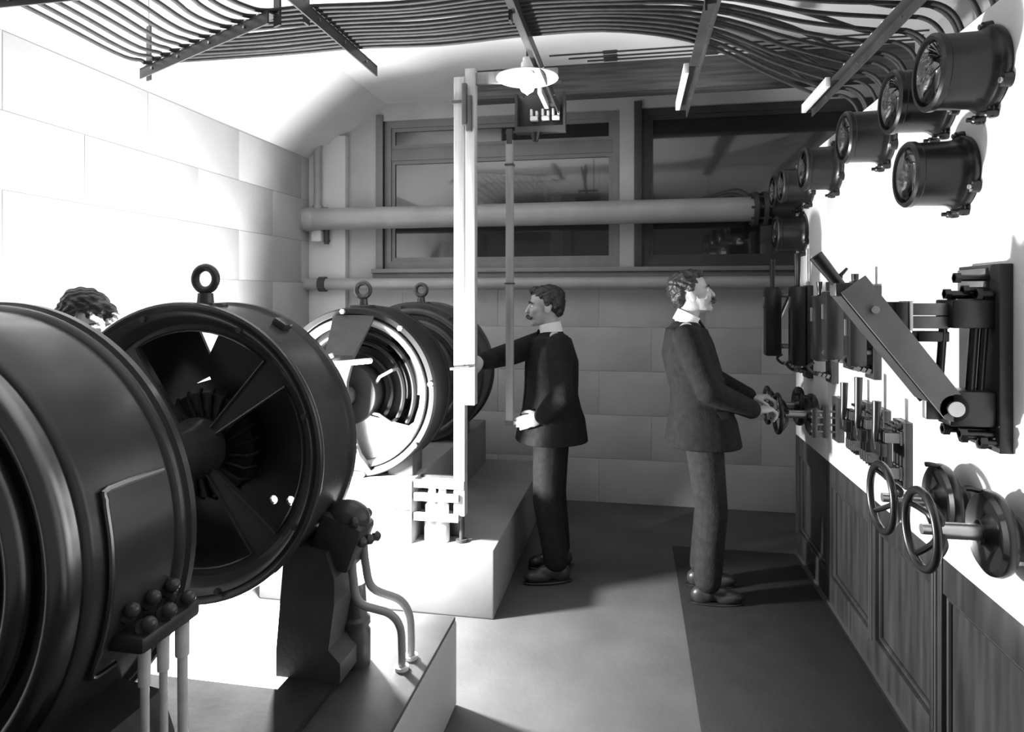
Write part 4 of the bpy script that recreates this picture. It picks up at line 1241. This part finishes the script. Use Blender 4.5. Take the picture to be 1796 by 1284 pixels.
def person(label, J, f, hf, hup, suit, trouser, hair_fn, extras, loc, hands, coat_len=0.0, thin=1.0):
    """J: joint dict, f: body facing, hf/hup: head facing and up"""
    t = thing('person', label, 'person', loc)
    f, s, u = basis(f)
    # --- body: one continuous skin surface, clothed parts slimmer than the clothes
    bm = new()
    M = head(bm, J['head'], hf, hup)
    nb = Vector(J['head']) + M @ V(-0.018, 0, -0.075)
    capsule(bm, nb, 0.052, Vector(J['neck']), 0.056)
    sp = [(J['neck'], 0.055), (J['chest'], 0.095), (J['waist'], 0.085), (J['hip'], 0.095)]
    for (a, ra), (b, rb) in zip(sp[:-1], sp[1:]): capsule(bm, a, ra, b, rb)
    for k in ('r', 'l'):
        capsule(bm, J['neck']-V(0, 0, .04), 0.045, J['sh_'+k], 0.045)
        capsule(bm, J['sh_'+k], 0.042, J['el_'+k], 0.036); capsule(bm, J['el_'+k], 0.036, J['wr_'+k], 0.026)
        capsule(bm, J['hip'], 0.075, J['hj_'+k], 0.07)
        capsule(bm, J['hj_'+k], 0.066, J['kn_'+k], 0.046); capsule(bm, J['kn_'+k], 0.046, J['an_'+k], 0.034)
        capsule(bm, J['an_'+k], 0.032, J['an_'+k]+f*0.11-V(0, 0, .04), 0.024)
        h = hands[k]
        hand(bm, J['wr_'+k], h['d'], h['pn'], h['curl'], k == 'r', h.get('size', 1.0), h.get('spread', 0), h.get('thumb', 0.6))
    remesh('body', bm, 0.0045, 3, SKIN, t)
    # --- jacket
    bm = new()
    loft(bm, [(J['neck']+V(0, 0, -0.005)-f*0.005, f, s, 0.058, 0.062), (J['neck']+V(0, 0, -0.035), f, s, 0.080, 0.105), (J['neck']*0.75+J['chest']*0.25, f, s, 0.105, 0.165),
              (J['chest'], f, s, 0.138*thin, 0.190), (J['chest']*0.5+J['waist']*0.5, f, s, 0.142*thin, 0.180), (J['waist'], f, s, 0.142*thin, 0.175),
              (J['hip']*0.6+J['waist']*0.4, f, s, 0.158*thin, 0.190), (J['hip'], f, s, 0.176*thin, 0.200), (J['hip']+V(0, 0, -0.13-coat_len)+f*0.005, f, s, 0.198*thin, 0.212)])
    for k in ('r', 'l'):
        capsule(bm, J['chest']*0.3+J['neck']*0.7+(J['sh_'+k]-J['neck'])*0.45+V(0, 0, -0.03), 0.070, J['sh_'+k]-V(0, 0, .012), 0.070)
        capsule(bm, J['sh_'+k]-V(0, 0, .012), 0.074, J['el_'+k], 0.066)
        e = J['el_'+k]; w = J['wr_'+k]
        capsule(bm, e, 0.066, e.lerp(w, 0.90), 0.050)
    jk = remesh('jacket', bm, 0.008, 4, suit, t)
    # lapels / front edge
    bm = new()
    pts = [J['neck']+f*0.066+s*0.02, J['chest']*0.5+J['neck']*0.5+f*0.115+s*0.018, J['chest']+f*0.142*thin, J['waist']+f*0.146*thin, J['hip']+f*0.185*thin+V(0, 0, -0.12)]
    tube(bm, smooth_path(pts, 5), 0.008, 6)
    obj('lapel', bm, suit, jk)
    for q in (0.35, 0.65, 0.95):
        bm = new(); c = J['chest'].lerp(J['waist'], q)+f*0.146*thin; ell(bm, c, (0.008, 0.008, 0.008), None, 10, 8)
        obj('button', bm, EBON, jk)
    # pocket flaps
    for sg in (-1, 1):
        bm = new(); c = J['waist']*0.35+J['hip']*0.65+s*sg*0.178+f*0.04
        box(bm, c, (0.13, 0.012, 0.045), Matrix.Rotation(math.atan2(f.y, f.x), 3, 'Z'), 0.004)
        obj('pocket_flap', bm, suit, jk)
    # --- trousers
    bm = new()
    loft(bm, [(J['waist']*0.3+J['hip']*0.7, f, s, 0.105, 0.150), (J['hip'], f, s, 0.115, 0.160), (J['hip']-V(0, 0, 0.09), f, s, 0.105, 0.150)])
    for k in ('r', 'l'):
        capsule(bm, J['hj_'+k]-V(0, 0, .02), 0.100, J['kn_'+k], 0.082)
        a = J['an_'+k]; kn = J['kn_'+k]
        capsule(bm, kn, 0.082, a+V(0, 0, 0.04), 0.070)
    remesh('trousers', bm, 0.009, 4, trouser, t)
    # --- shoes
    for k in ('r', 'l'):
        a = J['an_'+k]
        bm = new()
        c = V(a.x, a.y, 0)
        R = Matrix.Rotation(math.atan2(f.y, f.x), 3, 'Z')
        ell(bm, c+f*0.10+V(0, 0, 0.040), (0.085, 0.046, 0.036), R); ell(bm, c-f*0.025+V(0, 0, 0.05), (0.062, 0.041, 0.05), R)
        ell(bm, c+f*0.04+V(0, 0, 0.062), (0.08, 0.040, 0.038), R); capsule(bm, c+V(0, 0, .06), 0.045, c+V(0, 0, 0.10), 0.042)
        sh = remesh('shoe', bm, 0.007, 3, LEATHER, t)
        bm = new(); ell(bm, c+f*0.045+V(0, 0, 0.012), (0.145, 0.047, 0.012), R)
        obj('sole', bm, EBON, sh)
    # --- collar
    bm = new()
    ax = (nb-Vector(J['neck'])).normalized()
    lathe(bm, [(0.066, -0.015), (0.0635, 0.045), (0.058, 0.046), (0.056, -0.015)], J['neck']+V(0, 0, -0.005), ax, 28)
    obj('shirt_collar', bm, LINEN, t)
    # --- eyes
    for y in (-1, 1):
        bm = new(); ell(bm, Vector(J['head'])+M @ V(0.078, y*0.032, -0.001), (0.010, 0.012, 0.009), None, 12, 8)
        e = obj('eye', bm, LINEN, t)
        bm = new(); ell(bm, Vector(J['head'])+M @ V(0.0855, y*0.032, -0.001), (0.0045, 0.006, 0.006), None, 10, 8)
        obj('pupil', bm, EYE, e)
        bm = new(); tube(bm, [Vector(J['head'])+M @ V(0.080, y*0.050, 0.020), Vector(J['head'])+M @ V(0.090, y*0.032, 0.027), Vector(J['head'])+M @ V(0.093, y*0.014, 0.022)], [0.004, 0.006, 0.005], 8)
        obj('eyebrow', bm, HAIRM, t)
    hair_fn(t, Vector(J['head']), M)
    if extras: extras(t, Vector(J['head']), M)
    return t

def hair_wavy(t, c, M):
    bm = new()
    for p, r in (((-0.025, 0, 0.062), (0.092, 0.082, 0.070)), ((-0.062, 0, 0.030), (0.062, 0.080, 0.075)), ((-0.078, 0, -0.015), (0.038, 0.062, 0.045)), ((0.042, 0.0, 0.094), (0.040, 0.060, 0.024)), ((0.0, 0.03, 0.095), (0.06, 0.04, 0.035)), ((-0.01, 0.076, 0.045), (0.028, 0.012, 0.035)), ((-0.01, -0.076, 0.045), (0.028, 0.012, 0.035))):
        ell(bm, c+M @ Vector(p), r, M)
    remesh('hair', bm, 0.005, 2, HAIRM, t, disp=0.005)
def hair_short(t, c, M):
    bm = new()
    for p, r in (((-0.020, 0, 0.058), (0.096, 0.082, 0.068)), ((-0.055, 0, 0.020), (0.060, 0.078, 0.075)), ((-0.072, 0, -0.025), (0.034, 0.058, 0.040)), ((0.050, 0.012, 0.090), (0.040, 0.055, 0.028)), ((-0.005, 0.076, 0.035), (0.024, 0.012, 0.042)), ((-0.005, -0.076, 0.035), (0.024, 0.012, 0.042))):
        ell(bm, c+M @ Vector(p), r, M)
    remesh('hair', bm, 0.005, 2, HAIRM, t, disp=0.003)
def hair_fringe(t, c, M):
    bm = new()
    for p, r in (((-0.020, 0, 0.058), (0.100, 0.084, 0.072)), ((-0.055, 0, 0.010), (0.064, 0.080, 0.085)), ((0.065, 0.0, 0.088), (0.045, 0.055, 0.025)), ((0.105, -0.01, 0.070), (0.025, 0.035, 0.030)), ((-0.072, 0, -0.04), (0.034, 0.058, 0.045)), ((0.0, 0.078, 0.02), (0.035, 0.014, 0.055)), ((0.0, -0.078, 0.02), (0.035, 0.014, 0.055))):
        ell(bm, c+M @ Vector(p), r, M)
    remesh('hair', bm, 0.005, 2, HAIRM, t, disp=0.004)
def moustache(t, c, M):
    bm = new()
    for y in (-1, 1):
        tube(bm, smooth_path([c+M @ V(0.104, y*0.002, -0.052), c+M @ V(0.104, y*0.018, -0.057), c+M @ V(0.094, y*0.038, -0.066), c+M @ V(0.080, y*0.052, -0.062)], 4), [0.010, 0.011, 0.0115, 0.0115, 0.0115, 0.011, 0.0105, 0.010, 0.009, 0.008, 0.006, 0.005, 0.003], 10)
    remesh('moustache', bm, 0.004, 2, HAIRM, t)

# ---- the man at the switchboard (profile, looking up at the meters)
J = dict(head=V(0.300, 3.60, 1.610), neck=V(0.268, 3.60, 1.470), chest=V(0.285, 3.605, 1.285), waist=V(0.335, 3.615, 1.09), hip=V(0.355, 3.62, 0.94),
         sh_r=V(0.265, 3.43, 1.395), el_r=V(0.365, 3.40, 1.125), wr_r=V(0.615, 3.545, 1.005),
         sh_l=V(0.285, 3.775, 1.395), el_l=V(0.42, 3.84, 1.14), wr_l=V(0.625, 3.73, 1.045),
         hj_r=V(0.355, 3.54, 0.88), kn_r=V(0.395, 3.53, 0.48), an_r=V(0.375, 3.53, 0.085),
         hj_l=V(0.36, 3.70, 0.88), kn_l=V(0.41, 3.72, 0.48), an_l=V(0.37, 3.74, 0.085))
person('man in a dark suit and white collar turning a wheel on the switchboard', J, (1, 0.10), (0.97, 0.02, 0.20), (-0.22, 0, 1), SUIT, SUIT2, hair_wavy, moustache, (0.36, 3.62, 0),
       dict(r=dict(d=(0.80, 0.42, 0.12), pn=(0.25, 0.2, -1), curl=0.95), l=dict(d=(0.90, -0.05, 0.12), pn=(0.25, 0, -1), curl=0.95)))

# ---- the man holding the post (faces left)
J = dict(head=V(-0.500, 3.74, 1.540), neck=V(-0.468, 3.745, 1.405), chest=V(-0.465, 3.75, 1.23), waist=V(-0.47, 3.755, 1.04), hip=V(-0.465, 3.76, 0.90),
         sh_r=V(-0.50, 3.90, 1.335), el_r=V(-0.66, 3.62, 1.265), wr_r=V(-0.785, 3.345, 1.255),
         sh_l=V(-0.445, 3.585, 1.335), el_l=V(-0.385, 3.525, 1.06), wr_l=V(-0.500, 3.545, 0.935),
         hj_r=V(-0.47, 3.84, 0.84), kn_r=V(-0.475, 3.85, 0.45), an_r=V(-0.44, 3.86, 0.085),
         hj_l=V(-0.465, 3.67, 0.84), kn_l=V(-0.48, 3.66, 0.45), an_l=V(-0.43, 3.65, 0.085))
J['sh_r'] = V(-0.535, 3.86, 1.335)
J['sh_l'] = V(-0.405, 3.60, 1.335)
J['el_r'] = V(-0.68, 3.62, 1.275)
person('man in a dark jacket standing by the post with one arm stretched out', J, (-0.93, -0.36), (-0.97, -0.22, -0.03), (0, 0, 1), SUIT, SUIT, hair_short, moustache, (-0.46, 3.76, 0),
       dict(r=dict(d=(-0.35, -0.85, -0.05), pn=(-0.6, 0.3, -0.2), curl=0.75), l=dict(d=(-0.95, -0.2, -0.25), pn=(0, 0.9, -0.2), curl=0.55)), thin=1.05)

# ---- the man bending behind the foreground machines
J = dict(head=V(-2.165, 2.27, 1.495), neck=V(-2.195, 2.27, 1.375), chest=V(-2.24, 2.27, 1.21), waist=V(-2.29, 2.28, 1.03), hip=V(-2.32, 2.28, 0.90),
         sh_r=V(-2.20, 2.11, 1.29), el_r=V(-2.12, 2.06, 1.05), wr_r=V(-1.98, 2.12, 0.95),
         sh_l=V(-2.20, 2.43, 1.29), el_l=V(-2.12, 2.50, 1.05), wr_l=V(-1.99, 2.46, 0.95),
         hj_r=V(-2.31, 2.20, 0.84), kn_r=V(-2.27, 2.20, 0.45), an_r=V(-2.31, 2.20, 0.085),
         hj_l=V(-2.31, 2.37, 0.84), kn_l=V(-2.27, 2.37, 0.45), an_l=V(-2.31, 2.37, 0.085))
person('man with dark hair bending his head behind the two foreground machines', J, (1, 0), (0.90, -0.12, -0.40), (0.40, 0, 0.9), SUIT, SUIT, hair_fringe, None, (-2.33, 2.28, 0),
       dict(r=dict(d=(0.9, 0.1, -0.3), pn=(0, 0, -1), curl=0.5), l=dict(d=(0.9, -0.1, -0.3), pn=(0, 0, -1), curl=0.5)))
